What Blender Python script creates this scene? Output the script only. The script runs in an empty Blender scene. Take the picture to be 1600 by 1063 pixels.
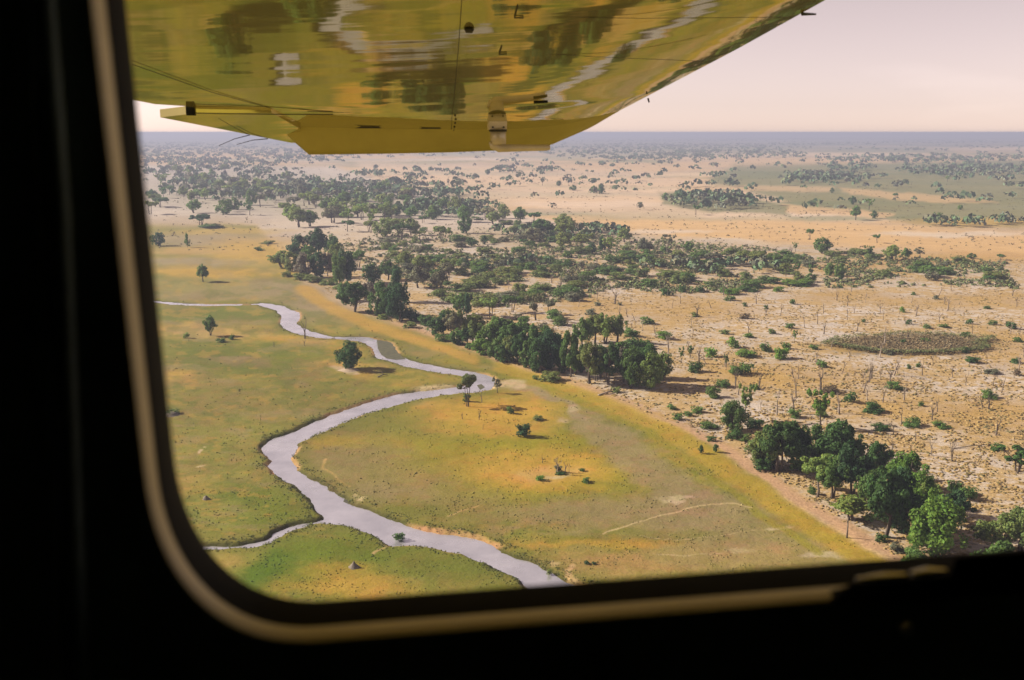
import bpy, math, random
import numpy as np
from mathutils import Vector

# ------------------------------------------------------------------ camera, sky, sun, exposure
SC = bpy.context.scene
COL = SC.collection
F, PX, PY, HZ = 1556.0, 800.0, 531.5, 207.0          # pixel focal length, image centre, horizon row of the photograph
PITCH = math.atan((PY - HZ) / F)
H = 80.0                                             # metres above the floodplain
CP, SP = math.cos(PITCH), math.sin(PITCH)
EYE = np.array([0.0, 0.0, H])

cam_d = bpy.data.cameras.new('camera')
cam = bpy.data.objects.new('camera', cam_d)
COL.objects.link(cam)
cam.location = (0, 0, H)
cam.rotation_euler = (math.pi / 2 - PITCH, 0, 0)
cam_d.sensor_width = 36.0
cam_d.lens = 36.0 * F / 1600.0
cam_d.clip_start = 0.02
cam_d.clip_end = 200000
cam_d.dof.use_dof = True
cam_d.dof.focus_distance = 250.0
cam_d.dof.aperture_fstop = 8.0
SC.camera = cam

SUN_EL, SUN_AZ = math.radians(31), math.radians(-78)   # azimuth from +Y towards +X
world = bpy.data.worlds.new("World")
SC.world = world
world.use_nodes = True
wn, wl = world.node_tree.nodes, world.node_tree.links
wn.clear()
sky = wn.new('ShaderNodeTexSky')
sky.sky_type = 'NISHITA'
sky.sun_disc = False
sky.sun_elevation = SUN_EL
sky.sun_rotation = SUN_AZ
sky.altitude = 0
sky.air_density = 0.6
sky.dust_density = 0.25
sky.ozone_density = 1.0
hs = wn.new('ShaderNodeHueSaturation'); hs.inputs['Saturation'].default_value = 0.35
tint = wn.new('ShaderNodeMix'); tint.data_type = 'RGBA'; tint.blend_type = 'MULTIPLY'
tint.inputs[0].default_value = 1.0
tint.inputs[7].default_value = (1.14, 0.865, 0.79, 1)
wcn = wn.new('ShaderNodeTexNoise'); wcn.inputs['Scale'].default_value = 3.0; wcn.inputs['Detail'].default_value = 5
wtc = wn.new('ShaderNodeTexCoord'); wmap = wn.new('ShaderNodeMapping'); wmap.inputs['Scale'].default_value = (1, 1, 5)
wrm = wn.new('ShaderNodeMapRange'); wrm.inputs[1].default_value = .55; wrm.inputs[2].default_value = .8
wrm.inputs[3].default_value = 1.0; wrm.inputs[4].default_value = 1.12
cmul = wn.new('ShaderNodeMix'); cmul.data_type = 'RGBA'; cmul.blend_type = 'MULTIPLY'; cmul.inputs[0].default_value = 1.0
bg = wn.new('ShaderNodeBackground'); bg.inputs['Strength'].default_value = 0.068
wo = wn.new('ShaderNodeOutputWorld')
wl.new(sky.outputs[0], hs.inputs['Color']); wl.new(hs.outputs[0], tint.inputs[6])
wl.new(wtc.outputs['Generated'], wmap.inputs[0]); wl.new(wmap.outputs[0], wcn.inputs['Vector'])
wl.new(wcn.outputs[0], wrm.inputs[0]); wl.new(tint.outputs[2], cmul.inputs[6]); wl.new(wrm.outputs[0], cmul.inputs[7])
wl.new(cmul.outputs[2], bg.inputs['Color']); wl.new(bg.outputs[0], wo.inputs[0])

sun_d = bpy.data.lights.new('sun', 'SUN')
sun_d.energy = 5.0
sun_d.angle = math.radians(0.5)
sun_d.color = (1.0, 0.90, 0.75)
sun = bpy.data.objects.new('sun', sun_d)
COL.objects.link(sun)
S = Vector((math.sin(SUN_AZ) * math.cos(SUN_EL), math.cos(SUN_AZ) * math.cos(SUN_EL), math.sin(SUN_EL)))
sun.rotation_euler = S.to_track_quat('Z', 'Y').to_euler()

SC.view_settings.view_transform = 'Standard'
SC.view_settings.look = 'None'
SC.view_settings.exposure = 1.12
SC.view_settings.gamma = 1.0
KEXP = 1.75                                          # display-linear value of a sunlit white ground, to turn seen colours into albedo
HAZE_DENSITY = 0.00025

R = random.Random(7)
NR = np.random.default_rng(11)


# ------------------------------------------------------------------ geometry of the view (places on the ground)
def gxy(x, y):
    """photo pixel(s) -> ground point(s) X, Y on z = 0"""
    x = np.asarray(x, float); y = np.asarray(y, float)
    v = (PY - y) / F
    dz = -SP + v * CP
    t = H / np.maximum(-dz, 1e-6)
    return t * (x - PX) / F, t * (CP + v * SP)


def depth_at(y):
    """camera depth of the ground seen on row y: metres per pixel = depth / F"""
    v = (PY - y) / F
    return H / (SP - v * CP)


def ray(x, y):
    v = (PY - y) / F
    return np.array([(x - PX) / F, CP + v * SP, -SP + v * CP])


def lin(c):
    c = np.asarray(c, float) / 255.0
    return np.where(c <= 0.04045, c / 12.92, ((c + 0.055) / 1.055) ** 2.4)


def alb(r, g, b):
    return np.minimum(lin((r, g, b)) / KEXP, 0.75)


# ------------------------------------------------------------------ noise in numpy
def _h(ix, iy, seed):
    n = (ix.astype(np.int64) * 374761393 + iy.astype(np.int64) * 668265263 + seed * 974634777) & 0xFFFFFFFF
    n = ((n ^ (n >> 13)) * 1274126177) & 0xFFFFFFFF
    n = n ^ (n >> 16)
    return (n & 0xFFFF) / 65535.0


def vnoise(x, y, seed=0):
    ix = np.floor(x); iy = np.floor(y)
    fx = x - ix; fy = y - iy
    fx = fx * fx * (3 - 2 * fx); fy = fy * fy * (3 - 2 * fy)
    a = _h(ix, iy, seed); b = _h(ix + 1, iy, seed); c = _h(ix, iy + 1, seed); d = _h(ix + 1, iy + 1, seed)
    return (a + (b - a) * fx) * (1 - fy) + (c + (d - c) * fx) * fy


def fbm(x, y, o=4, seed=0):
    s = 0; a = .5; t = 0
    for k in range(o):
        s = s + a * vnoise(x * 2 ** k + 17.3 * k, y * 2 ** k + 5.1 * k, seed + k); t += a; a *= .55
    return s / t


def sstep(a, b, x):
    t = np.clip((x - a) / (b - a), 0, 1)
    return t * t * (3 - 2 * t)


def seg_dist(px, py, pts, closed=False):
    d = np.full(px.shape, 1e18)
    n = len(pts)
    for i in range(n if closed else n - 1):
        ax, ay = pts[i]; bx, by = pts[(i + 1) % n]
        vx, vy = bx - ax, by - ay
        L = vx * vx + vy * vy + 1e-12
        t = np.clip(((px - ax) * vx + (py - ay) * vy) / L, 0, 1)
        d = np.minimum(d, (px - ax - t * vx) ** 2 + (py - ay - t * vy) ** 2)
    return np.sqrt(d)


def inside(px, py, pts):
    c = np.zeros(px.shape, bool)
    n = len(pts)
    for i in range(n):
        ax, ay = pts[i]; bx, by = pts[(i + 1) % n]
        if ay == by: continue
        m = ((ay > py) != (by > py)) & (px < (bx - ax) * (py - ay) / (by - ay) + ax)
        c ^= m
    return c


def sdf(px, py, pts):
    d = seg_dist(px, py, pts, True)
    return np.where(inside(px, py, pts), -d, d)


# ------------------------------------------------------------------ mesh helpers
class MB:
    """collects shapes and links them as ONE mesh object"""
    def __init__(self): self.v = []; self.f = []
    def add(self, vs, fs):
        o = len(self.v); self.v += [tuple(p) for p in vs]; self.f += [tuple(i + o for i in f) for f in fs]
    def tube(self, pts, rad, n=6, cap=True):
        pts = [Vector(p) for p in pts]; m = len(pts); rings = []
        for i, p in enumerate(pts):
            d = (pts[min(i + 1, m - 1)] - pts[max(i - 1, 0)]).normalized()
            a = d.orthogonal().normalized() if i == 0 else (a - d * a.dot(d)).normalized()
            b = d.cross(a); r = rad[i] if hasattr(rad, '__len__') else rad
            rings.append([p + (a * math.cos(2 * math.pi * k / n) + b * math.sin(2 * math.pi * k / n)) * r for k in range(n)])
        vs = [q for ring in rings for q in ring]; fs = []
        for i in range(m - 1):
            for k in range(n):
                fs.append((i * n + k, i * n + (k + 1) % n, (i + 1) * n + (k + 1) % n, (i + 1) * n + k))
        if cap: fs.append(tuple(range(n))[::-1]); fs.append(tuple(range((m - 1) * n, m * n)))
        self.add(vs, fs)
    def box(self, o, ax, ay, az):
        o, ax, ay, az = map(Vector, (o, ax, ay, az))
        vs = [o + ax * i + ay * j + az * k for k in (0, 1) for j in (0, 1) for i in (0, 1)]
        self.add(vs, [(0, 2, 3, 1), (4, 5, 7, 6), (0, 1, 5, 4), (2, 6, 7, 3), (0, 4, 6, 2), (1, 3, 7, 5)])
    def mesh(self, name, mat, smooth=True):
        me = bpy.data.meshes.new(name)
        me.from_pydata(self.v, [], self.f); me.update()
        if smooth: me.polygons.foreach_set('use_smooth', [True] * len(me.polygons))
        if mat: me.materials.append(mat)
        return me
    def build(self, name, mat, parent=None, smooth=True):
        return link(name, self.mesh(name, mat, smooth), parent)


def np_mesh(name, verts, faces_n, mat, smooth=False, attrs=None):
    """verts (n,3), faces (m,k) numpy -> mesh; attrs {name: (n,4) colour per vertex}"""
    me = bpy.data.meshes.new(name)
    verts = np.ascontiguousarray(verts, np.float32); fc = np.ascontiguousarray(faces_n, np.int32)
    m, k = fc.shape
    me.vertices.add(len(verts)); me.vertices.foreach_set('co', verts.ravel())
    me.loops.add(m * k); me.loops.foreach_set('vertex_index', fc.ravel())
    me.polygons.add(m)
    me.polygons.foreach_set('loop_start', np.arange(0, m * k, k, dtype=np.int32))
    me.polygons.foreach_set('loop_total', np.full(m, k, np.int32))
    if smooth: me.polygons.foreach_set('use_smooth', np.ones(m, bool))
    me.update(calc_edges=True)
    for an, av in (attrs or {}).items():
        at = me.color_attributes.new(an, 'FLOAT_COLOR', 'POINT')
        at.data.foreach_set('color', np.ascontiguousarray(av, np.float32).ravel())
    if mat: me.materials.append(mat)
    return me


def link(name, me, parent=None):
    o = bpy.data.objects.new(name, me); COL.objects.link(o)
    if parent: o.parent = parent
    return o


def tag(o, label=None, cat=None, group=None, kind=None):
    if label: o['label'] = label
    if cat: o['category'] = cat
    if group: o['group'] = group
    if kind: o['kind'] = kind
    return o


# ------------------------------------------------------------------ materials
def new_mat(name):
    m = bpy.data.materials.new(name); m.use_nodes = True
    n = m.node_tree.nodes; n.clear()
    out = n.new('ShaderNodeOutputMaterial'); p = n.new('ShaderNodeBsdfPrincipled')
    m.node_tree.links.new(p.outputs[0], out.inputs[0])
    return m, n, m.node_tree.links, p


def noise_node(n, l, scale, detail=4, rough=.6, coord='Object', vec=None, stretch=None):
    t = n.new('ShaderNodeTexNoise'); t.inputs['Scale'].default_value = scale
    t.inputs['Detail'].default_value = detail; t.inputs['Roughness'].default_value = rough
    if vec is None:
        tc = n.new('ShaderNodeTexCoord'); vec = tc.outputs[coord]
    if stretch:
        mp = n.new('ShaderNodeMapping'); mp.inputs['Scale'].default_value = stretch
        l.new(vec, mp.inputs[0]); vec = mp.outputs[0]
    l.new(vec, t.inputs['Vector'])
    return t.outputs[0]


def mrange(n, l, src, a, b, c, d):
    r = n.new('ShaderNodeMapRange')
    for i, v in zip((1, 2, 3, 4), (a, b, c, d)): r.inputs[i].default_value = v
    l.new(src, r.inputs[0]); return r.outputs[0]


def mixc(n, l, fac, a, b, mode='MIX'):
    m = n.new('ShaderNodeMix'); m.data_type = 'RGBA'; m.blend_type = mode
    for i, s in ((0, fac), (6, a), (7, b)):
        if isinstance(s, bpy.types.NodeSocket): l.new(s, m.inputs[i])
        elif i == 0: m.inputs[0].default_value = s
        else: m.inputs[i].default_value = tuple(s) + ((1,) if len(s) == 3 else ())
    return m.outputs[2]


def simple_mat(name, col, rough=.6, var=.25, scale=8, metal=0.0, bump=0.0, spec=.5):
    m, n, l, p = new_mat(name)
    ns = noise_node(n, l, scale)
    c = mixc(n, l, mrange(n, l, ns, .3, .7, 0, 1), tuple(x * (1 - var) for x in col), tuple(x * (1 + var) for x in col))
    l.new(c, p.inputs['Base Color']); p.inputs['Roughness'].default_value = rough
    p.inputs['Metallic'].default_value = metal; p.inputs['Specular IOR Level'].default_value = spec
    if bump:
        b = n.new('ShaderNodeBump'); b.inputs['Strength'].default_value = bump; b.inputs['Distance'].default_value = .01
        l.new(ns, b.inputs['Height']); l.new(b.outputs[0], p.inputs['Normal'])
    return m


def ground_mat():
    m, n, l, p = new_mat('savanna_ground')
    a = n.new('ShaderNodeAttribute'); a.attribute_name = 'Col'
    g = n.new('ShaderNodeAttribute'); g.attribute_name = 'Mask'
    sep = n.new('ShaderNodeSeparateColor'); l.new(g.outputs['Color'], sep.inputs[0])
    tc = n.new('ShaderNodeTexCoord').outputs['Object']
    big = noise_node(n, l, .05, 6, .65, vec=tc)
    mid = noise_node(n, l, .28, 6, .7, vec=tc)
    fin = noise_node(n, l, 1.3, 5, .7, vec=tc)
    c = a.outputs['Color']
    # scrub: straw grass patches over bare sand
    pat = n.new('ShaderNodeMath'); pat.operation = 'ADD'; l.new(mid, pat.inputs[0]); l.new(big, pat.inputs[1])
    pf = mrange(n, l, pat.outputs[0], .92, 1.06, 0, .85)
    f1 = n.new('ShaderNodeMath'); f1.operation = 'MULTIPLY'; l.new(pf, f1.inputs[0]); l.new(sep.outputs[0], f1.inputs[1])
    c = mixc(n, l, f1.outputs[0], c, alb(192, 158, 92))
    pf2 = mrange(n, l, mid, .56, .66, 0, .75)
    f2 = n.new('ShaderNodeMath'); f2.operation = 'MULTIPLY'; l.new(pf2, f2.inputs[0]); l.new(sep.outputs[0], f2.inputs[1])
    c = mixc(n, l, f2.outputs[0], c, alb(156, 126, 70))
    # meadow: mottled greener / browner
    f3 = n.new('ShaderNodeMath'); f3.operation = 'MULTIPLY'; l.new(mrange(n, l, mid, .46, .64, 0, .8), f3.inputs[0]); l.new(sep.outputs[1], f3.inputs[1])
    c = mixc(n, l, f3.outputs[0], c, (.84, .90, .66), 'MULTIPLY')
    f4 = n.new('ShaderNodeMath'); f4.operation = 'MULTIPLY'; l.new(mrange(n, l, fin, .48, .68, 0, .75), f4.inputs[0]); l.new(sep.outputs[1], f4.inputs[1])
    c = mixc(n, l, f4.outputs[0], c, (.66, .70, .60), 'MULTIPLY')
    m2 = noise_node(n, l, .11, 5, .7, vec=tc)
    f5 = n.new('ShaderNodeMath'); f5.operation = 'MULTIPLY'; l.new(mrange(n, l, m2, .48, .62, 0, 1), f5.inputs[0]); l.new(sep.outputs[1], f5.inputs[1])
    c = mixc(n, l, f5.outputs[0], c, (1.10, .94, 1.06), 'MULTIPLY')
    v = mrange(n, l, fin, .3, .7, .72, 1.26)
    c = mixc(n, l, 1.0, c, v, 'MULTIPLY')
    v = mrange(n, l, big, .25, .75, .88, 1.12)
    c = mixc(n, l, 1.0, c, v, 'MULTIPLY')
    l.new(c, p.inputs['Base Color'])
    p.inputs['Roughness'].default_value = .95; p.inputs['Specular IOR Level'].default_value = .1
    b = n.new('ShaderNodeBump'); b.inputs['Strength'].default_value = .55; b.inputs['Distance'].default_value = .35
    bh = n.new('ShaderNodeMath'); bh.operation = 'ADD'; l.new(fin, bh.inputs[0]); l.new(mid, bh.inputs[1])
    l.new(bh.outputs[0], b.inputs['Height']); l.new(b.outputs[0], p.inputs['Normal'])
    return m


def water_mat():
    m, n, l, p = new_mat('silty_river_water')
    ns = noise_node(n, l, .12, 3)
    l.new(mixc(n, l, mrange(n, l, ns, .3, .7, 0, 1), (.52, .505, .56), (.74, .71, .77)), p.inputs['Base Color'])
    p.inputs['Metallic'].default_value = .72; l.new(mrange(n, l, noise_node(n, l, .07, 5, .65), .35, .65, .05, .34), p.inputs['Roughness'])
    b = n.new('ShaderNodeBump'); b.inputs['Strength'].default_value = .12; b.inputs['Distance'].default_value = .04
    l.new(noise_node(n, l, 1.5, 3), b.inputs['Height']); l.new(b.outputs[0], p.inputs['Normal'])
    return m


def foliage_mat(name='foliage'):
    m, n, l, p = new_mat(name)
    oi = n.new('ShaderNodeObjectInfo')
    a = n.new('ShaderNodeAttribute'); a.attribute_name = 'Leaf'
    c = mixc(n, l, 1.0, oi.outputs['Color'], a.outputs['Color'], 'MULTIPLY')
    l.new(c, p.inputs['Base Color'])
    p.inputs['Roughness'].default_value = .75; p.inputs['Specular IOR Level'].default_value = .25
    tr = n.new('ShaderNodeBsdfTranslucent'); mx = n.new('ShaderNodeMixShader'); mx.inputs[0].default_value = .40
    out = [x for x in n if x.type == 'OUTPUT_MATERIAL'][0]
    l.new(c, tr.inputs['Color']); l.new(p.outputs[0], mx.inputs[1]); l.new(tr.outputs[0], mx.inputs[2]); l.new(mx.outputs[0], out.inputs[0])
    return m


def attr_mat(name, attr, rough=.85):
    m, n, l, p = new_mat(name)
    a = n.new('ShaderNodeAttribute'); a.attribute_name = attr
    l.new(a.outputs['Color'], p.inputs['Base Color'])
    p.inputs['Roughness'].default_value = rough; p.inputs['Specular IOR Level'].default_value = .15
    return m


M_GROUND = ground_mat()
M_WATER = water_mat()
M_LEAF = foliage_mat()
M_TUFT = attr_mat('grass_blades', 'Leaf')
M_BARK = simple_mat('grey_brown_bark', (.075, .055, .04), .9, .4, 3)
M_PALE = simple_mat('bleached_dead_wood', (.26, .21, .165), .85, .35, 3)
M_DEADWOOD = simple_mat('dead_wood', (.13, .10, .075), .9, .4, 3)
M_MOUND = simple_mat('termite_clay', (.14, .115, .09), .95, .3, 2, bump=.5)

# ------------------------------------------------------------------ the river's banks (traced at the water line, laid on the ground)
BANK_A = [(832, 919), (812, 903), (790, 892), (760, 877), (725, 865), (700, 857), (670, 852), (632, 849), (615, 850), (600, 840), (572, 827), (540, 819), (512, 814),
          (504, 807), (490, 787), (480, 772), (465, 760), (445, 747), (430, 737), (415, 725), (424, 717), (411, 703), (411, 696), (427, 682), (460, 672), (490, 657),
          (520, 645), (552, 635), (590, 622), (617, 615), (635, 612), (665, 609), (690, 606), (715, 603), (735, 598), (742, 588), (728, 587), (711, 585), (685, 581), (660, 576), (635, 572),
          (607, 563), (588, 558), (584, 545), (572, 536), (555, 532), (540, 530), (495, 527), (470, 522), (450, 516), (437, 506), (442, 495), (432, 485), (415, 479), (405, 477)]
BANK_B = [(405, 473), (425, 475), (445, 479), (455, 484), (467, 488), (469, 496), (463, 504), (470, 511), (490, 519), (520, 526), (560, 526), (575, 527), (592, 531), (612, 535), (618, 545),
          (624, 556), (645, 563), (672, 569), (712, 576), (740, 580), (757, 583), (769, 587), (774, 595), (768, 606), (748, 612), (720, 613), (685, 617), (647, 623), (617, 632), (570, 645),
          (532, 660), (495, 677), (467, 690), (457, 705), (454, 712), (457, 721), (466, 733), (485, 745), (510, 757), (535, 776), (560, 789), (590, 801), (615, 810), (647, 821), (675, 828),
          (710, 833), (740, 839), (765, 846), (777, 855), (800, 865), (830, 872), (850, 886), (875, 899), (900, 909)]
TAIL_B = [(1000, 948), (1150, 985), (1500, 1012), (2200, 1032), (2900, 1060)]
TAIL_A = [(2900, 1086), (2200, 1054), (1500, 1038), (1130, 1014), (985, 984), (905, 950)]
LOOP_PX = [(805, 1140), (700, 1112), (600, 1125), (545, 1165), (590, 1215), (700, 1235), (800, 1222)]
RIVER_PX = BANK_A + BANK_B + TAIL_B + TAIL_A
TRIB_PX = [(516, 813), (500, 812), (480, 816), (455, 822), (435, 830), (420, 841), (400, 846), (378, 850), (350, 852), (327, 852), (295, 853), (200, 862), (60, 900)]
THIN_PX = [(408, 475), (370, 476), (320, 476.5), (282, 475), (240, 471), (150, 468), (-60, 474), (-400, 480)]
OFF_POND = [(452, 1084), (470, 1080), (486, 1090), (490, 1100), (478, 1104), (468, 1112), (458, 1100)]


def wpts(px): return [tuple(float(q) for q in gxy(*p)) for p in px]


RIVER_W, TRIB_W, THIN_W, POND_W, LOOP_W = wpts(RIVER_PX), wpts(TRIB_PX), wpts(THIN_PX), wpts(OFF_POND), wpts(LOOP_PX)


def water_dist(X, Y):
    """signed distance in metres to the water's edge (negative in the water), with a ragged bank"""
    d = np.full(X.shape, 99.0)
    for kind, pts, hw in (('p', RIVER_W, 0), ('l', TRIB_W, 1.15), ('l', THIN_W, 1.6), ('p', POND_W, 0), ('l', LOOP_W, 1.3)):
        a = np.array(pts); pad = 12
        m = (X > a[:, 0].min() - pad) & (X < a[:, 0].max() + pad) & (Y > a[:, 1].min() - pad) & (Y < a[:, 1].max() + pad)
        if not m.any(): continue
        x, y = X[m], Y[m]
        if kind == 'p': q = sdf(x, y, pts)
        else:
            q = seg_dist(x, y, pts) - hw * (0.35 + 1.3 * vnoise(x / 7, y / 7, 5))
        d[m] = np.minimum(d[m], q)
    rag = (fbm(X / 3.2, Y / 3.2, 3, 31) - .5) * 2.2
    return d + rag * np.clip(1 - np.abs(d) / 6, 0, 1)


def water_level(Y): return -0.62 + 0.42 * sstep(250, 420, Y)


# ------------------------------------------------------------------ the ground: one sheet, finer where the camera looks
def axis(stops):
    out = []
    for a, b, s in stops: out += list(np.arange(a, b, s))
    out.append(stops[-1][1]); return np.array(out, float)


rows = axis([(209, 216, .5), (216, 440, 1.5), (440, 960, 1.3), (960, 1400, 3.5), (1400, 2400, 20)])
cols = axis([(-1400, 180, 20), (180, 1620, 2.2), (1620, 3000, 20)])
gx_, gy_ = np.meshgrid(cols, rows)
nR, nC = gx_.shape
X, Y = gxy(gx_, gy_)

wxn = (fbm(gx_ / 70, gy_ / 26, 4, 1) - .5); wyn = (fbm(gx_ / 70, gy_ / 26, 4, 2) - .5)
nearf = sstep(215, 420, gy_)
wx2 = (fbm(gx_ / 16, gy_ / 7, 3, 3) - .5); wy2 = (fbm(gx_ / 16, gy_ / 7, 3, 4) - .5)
amp = np.clip((gy_ - 207) / 480, .08, 1)
qx = gx_ + (wxn * 60 + wx2 * 26) * (.35 + .65 * nearf); qy = gy_ + (wyn * 24 + wy2 * 12) * amp
bx = gx_ + wxn * 24 * nearf; by = gy_ + wyn * 12 * nearf        # calmer warp for the main boundaries

colr = np.zeros(gx_.shape + (3,)); mask = np.zeros(gx_.shape + (3,))   # mask R: scrub grass patches, G: meadow mottling


def blend(c, a):
    global colr
    colr = colr * (1 - a[..., None]) + np.asarray(c) * a[..., None]


def P_poly(pts, c, soft=8, a=1.0, calm=False):
    u, w = (bx, by) if calm else (qx, qy)
    p = np.array(pts, float); s = soft * 2
    m = (u > p[:, 0].min() - s) & (u < p[:, 0].max() + s) & (w > p[:, 1].min() - s) & (w < p[:, 1].max() + s)
    al = np.zeros(gx_.shape)
    # rows count more than columns: a metre is fewer rows than columns
    al[m] = sstep(soft, -soft, sdf(u[m], w[m] * 2, [(x, y * 2) for x, y in pts])) * a
    if c is not None: blend(alb(*c), al)
    return al


def P_ell(cx, cy, rx, ry, c, a=.9, soft=.6):
    d = np.sqrt(((qx - cx) / rx) ** 2 + ((qy - cy) / ry) ** 2)
    blend(alb(*c), sstep(1 + soft, 1 - soft, d) * a)


def P_line(pts, w, c, a=.9, calm=True):
    u, v = (bx, by) if calm else (qx, qy)
    p = np.array(pts, float); pad = 3 * (max(w) if hasattr(w, '__len__') else w) + 4
    m = (u > p[:, 0].min() - pad) & (u < p[:, 0].max() + pad) & (v > p[:, 1].min() - pad) & (v < p[:, 1].max() + pad)
    al = np.zeros(gx_.shape)
    d = seg_dist(u[m], v[m] * 1.8, [(x, y * 1.8) for x, y in pts])
    al[m] = sstep(1.5, .5, d / w) * a
    blend(alb(*c), al)


# base: dry plain
colr[:] = alb(222, 180, 132)
n1 = fbm(gx_ / 260, gy_ / 9, 4, 40)
blend(alb(205, 172, 136), sstep(.48, .62, n1) * .8)
n2 = fbm(gx_ / 200, gy_ / 6, 4, 44)
blend(alb(150, 146, 100), sstep(.54, .66, n2) * .7 * sstep(330, 290, gy_))
blend(alb(120, 122, 90), sstep(246, 226, gy_) * .75)
rs_ = random.Random(8)
for i in range(90):
    yy_ = rs_.uniform(228, 352); sc_ = .3 + (yy_ - 228) / 124
    P_ell(rs_.uniform(250, 1700), yy_, rs_.uniform(50, 220), rs_.uniform(1.2, 3.2) * (.6 + sc_), rs_.choice(((178, 156, 128), (238, 206, 178), (152, 146, 104), (196, 166, 132), (240, 200, 158), (168, 158, 124))), .75, .5)
P_poly([(560, 252), (1000, 268), (1200, 300), (1240, 345), (1000, 345), (800, 320), (560, 280)], (232, 194, 156), 14, .6)
P_poly([(940, 345), (1250, 345), (1600, 365), (1800, 380), (1800, 405), (1250, 380), (960, 372)], (230, 184, 128), 10, .9)
P_poly([(1150, 258), (1700, 250), (2400, 250), (2400, 352), (1600, 356), (1420, 350), (1360, 336), (1240, 318), (1100, 285)], (124, 124, 76), 12, .85)
P_poly([(1310, 292), (1480, 306), (1560, 318), (1480, 318), (1330, 304)], (214, 172, 118), 5, .8)
P_poly([(1220, 318), (1400, 336), (1380, 343), (1230, 332)], (220, 176, 124), 5, .8)
P_poly([(1060, 290), (1300, 292), (1300, 300), (1060, 300)], (218, 176, 126), 5, .7)
P_ell(1540, 348, 110, 6, (206, 164, 84), .8)
P_ell(1490, 366, 120, 4, (232, 204, 178), .9)
P_ell(1120, 378, 60, 4, (236, 212, 190), .9)
P_ell(1030, 362, 80, 3, (236, 208, 184), .8)
P_poly([(1030, 300), (1110, 298), (1230, 322), (1240, 338), (1100, 330), (1030, 318)], (128, 126, 80), 6, .8)
# scrub country
P_ell(380, 300, 170, 34, (164, 148, 112), .7); P_ell(600, 316, 150, 20, (166, 148, 112), .6)
SCRUB = [(150, 258), (520, 262), (640, 296), (800, 335), (980, 366), (1300, 388), (1900, 420), (3000, 470), (3000, 2400), (1600, 2400), (1480, 905), (1400, 872), (1362, 848), (1300, 808),
         (1240, 766), (1180, 722), (1120, 688), (1062, 664), (1005, 640), (935, 608), (880, 590), (830, 576), (760, 552), (700, 530), (640, 508), (600, 498), (548, 480), (475, 440), (440, 400), (400, 350), (150, 345)]
scrub = P_poly(SCRUB, (218, 190, 168), 10, 1.0, True)
rag_s = scrub
mask[..., 0] = scrub * sstep(330, 420, gy_) * .9
n3 = fbm(gx_ / 90, gy_ / 26, 4, 50)
blend(alb(226, 196, 170), scrub * sstep(.46, .62, n3) * .8)
P_ell(1330, 420, 110, 10, (206, 158, 92), .6)
P_ell(1500, 405, 160, 12, (216, 162, 84), .7)
for e in ((1250, 482, 100, 14), (1180, 506, 110, 16), (1340, 492, 110, 12), (1580, 498, 60, 16), (1470, 452, 90, 7), (1440, 566, 130, 10), (1545, 600, 80, 10), (760, 492, 60, 16), (850, 500, 40, 14),
          (780, 405, 60, 14), (740, 390, 60, 12), (650, 390, 60, 16), (930, 450, 90, 10), (1160, 655, 40, 24), (1420, 720, 100, 14), (1530, 745, 60, 16), (1300, 640, 30, 14), (1290, 520, 60, 14)):
    P_ell(*e, (232, 206, 190), .85)
for e in ((1330, 466, 80, 12), (1530, 470, 110, 14), (1080, 486, 110, 20), (1250, 590, 120, 20), (1440, 640, 150, 24), (1150, 590, 80, 22), (1560, 540, 60, 30), (920, 478, 60, 16), (1560, 650, 80, 30)):
    P_ell(*e, (204, 154, 80), .6)
P_ell(1425, 540, 128, 17, (128, 104, 66), .9, .25)
P_ell(380, 300, 180, 34, (166, 148, 114), .65); P_ell(600, 322, 150, 18, (168, 150, 114), .6); P_ell(830, 372, 150, 16, (176, 152, 116), .5)
# bare earth under the trees along the floodplain's edge
P_line([(590, 500), (660, 520), (830, 579), (880, 594), (930, 611), (1010, 641), (1070, 668), (1125, 694), (1168, 724), (1232, 768), (1300, 812), (1350, 846), (1420, 876), (1560, 900)], 13, (208, 162, 126), .85)
# floodplain
FLOOD = [(-1400, 352), (150, 352), (400, 352), (432, 395), (468, 442), (545, 486), (600, 504), (640, 514), (700, 536), (760, 558), (822, 580), (872, 597), (925, 616), (1000, 647), (1055, 671), (1108, 696),
         (1160, 732), (1222, 778), (1288, 824), (1345, 860), (1400, 890), (1480, 930), (1600, 1010), (1600, 2400), (-1400, 2400)]
fl = P_poly(FLOOD, (160, 146, 72), 9, 1.0, True)
mask[..., 0] *= (1 - fl); mask[..., 1] = fl * sstep(380, 620, gy_)
n4 = fbm(gx_ / 120, gy_ / 40, 5, 60)
blend(alb(140, 134, 62), fl * sstep(.48, .64, n4) * .6)
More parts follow.
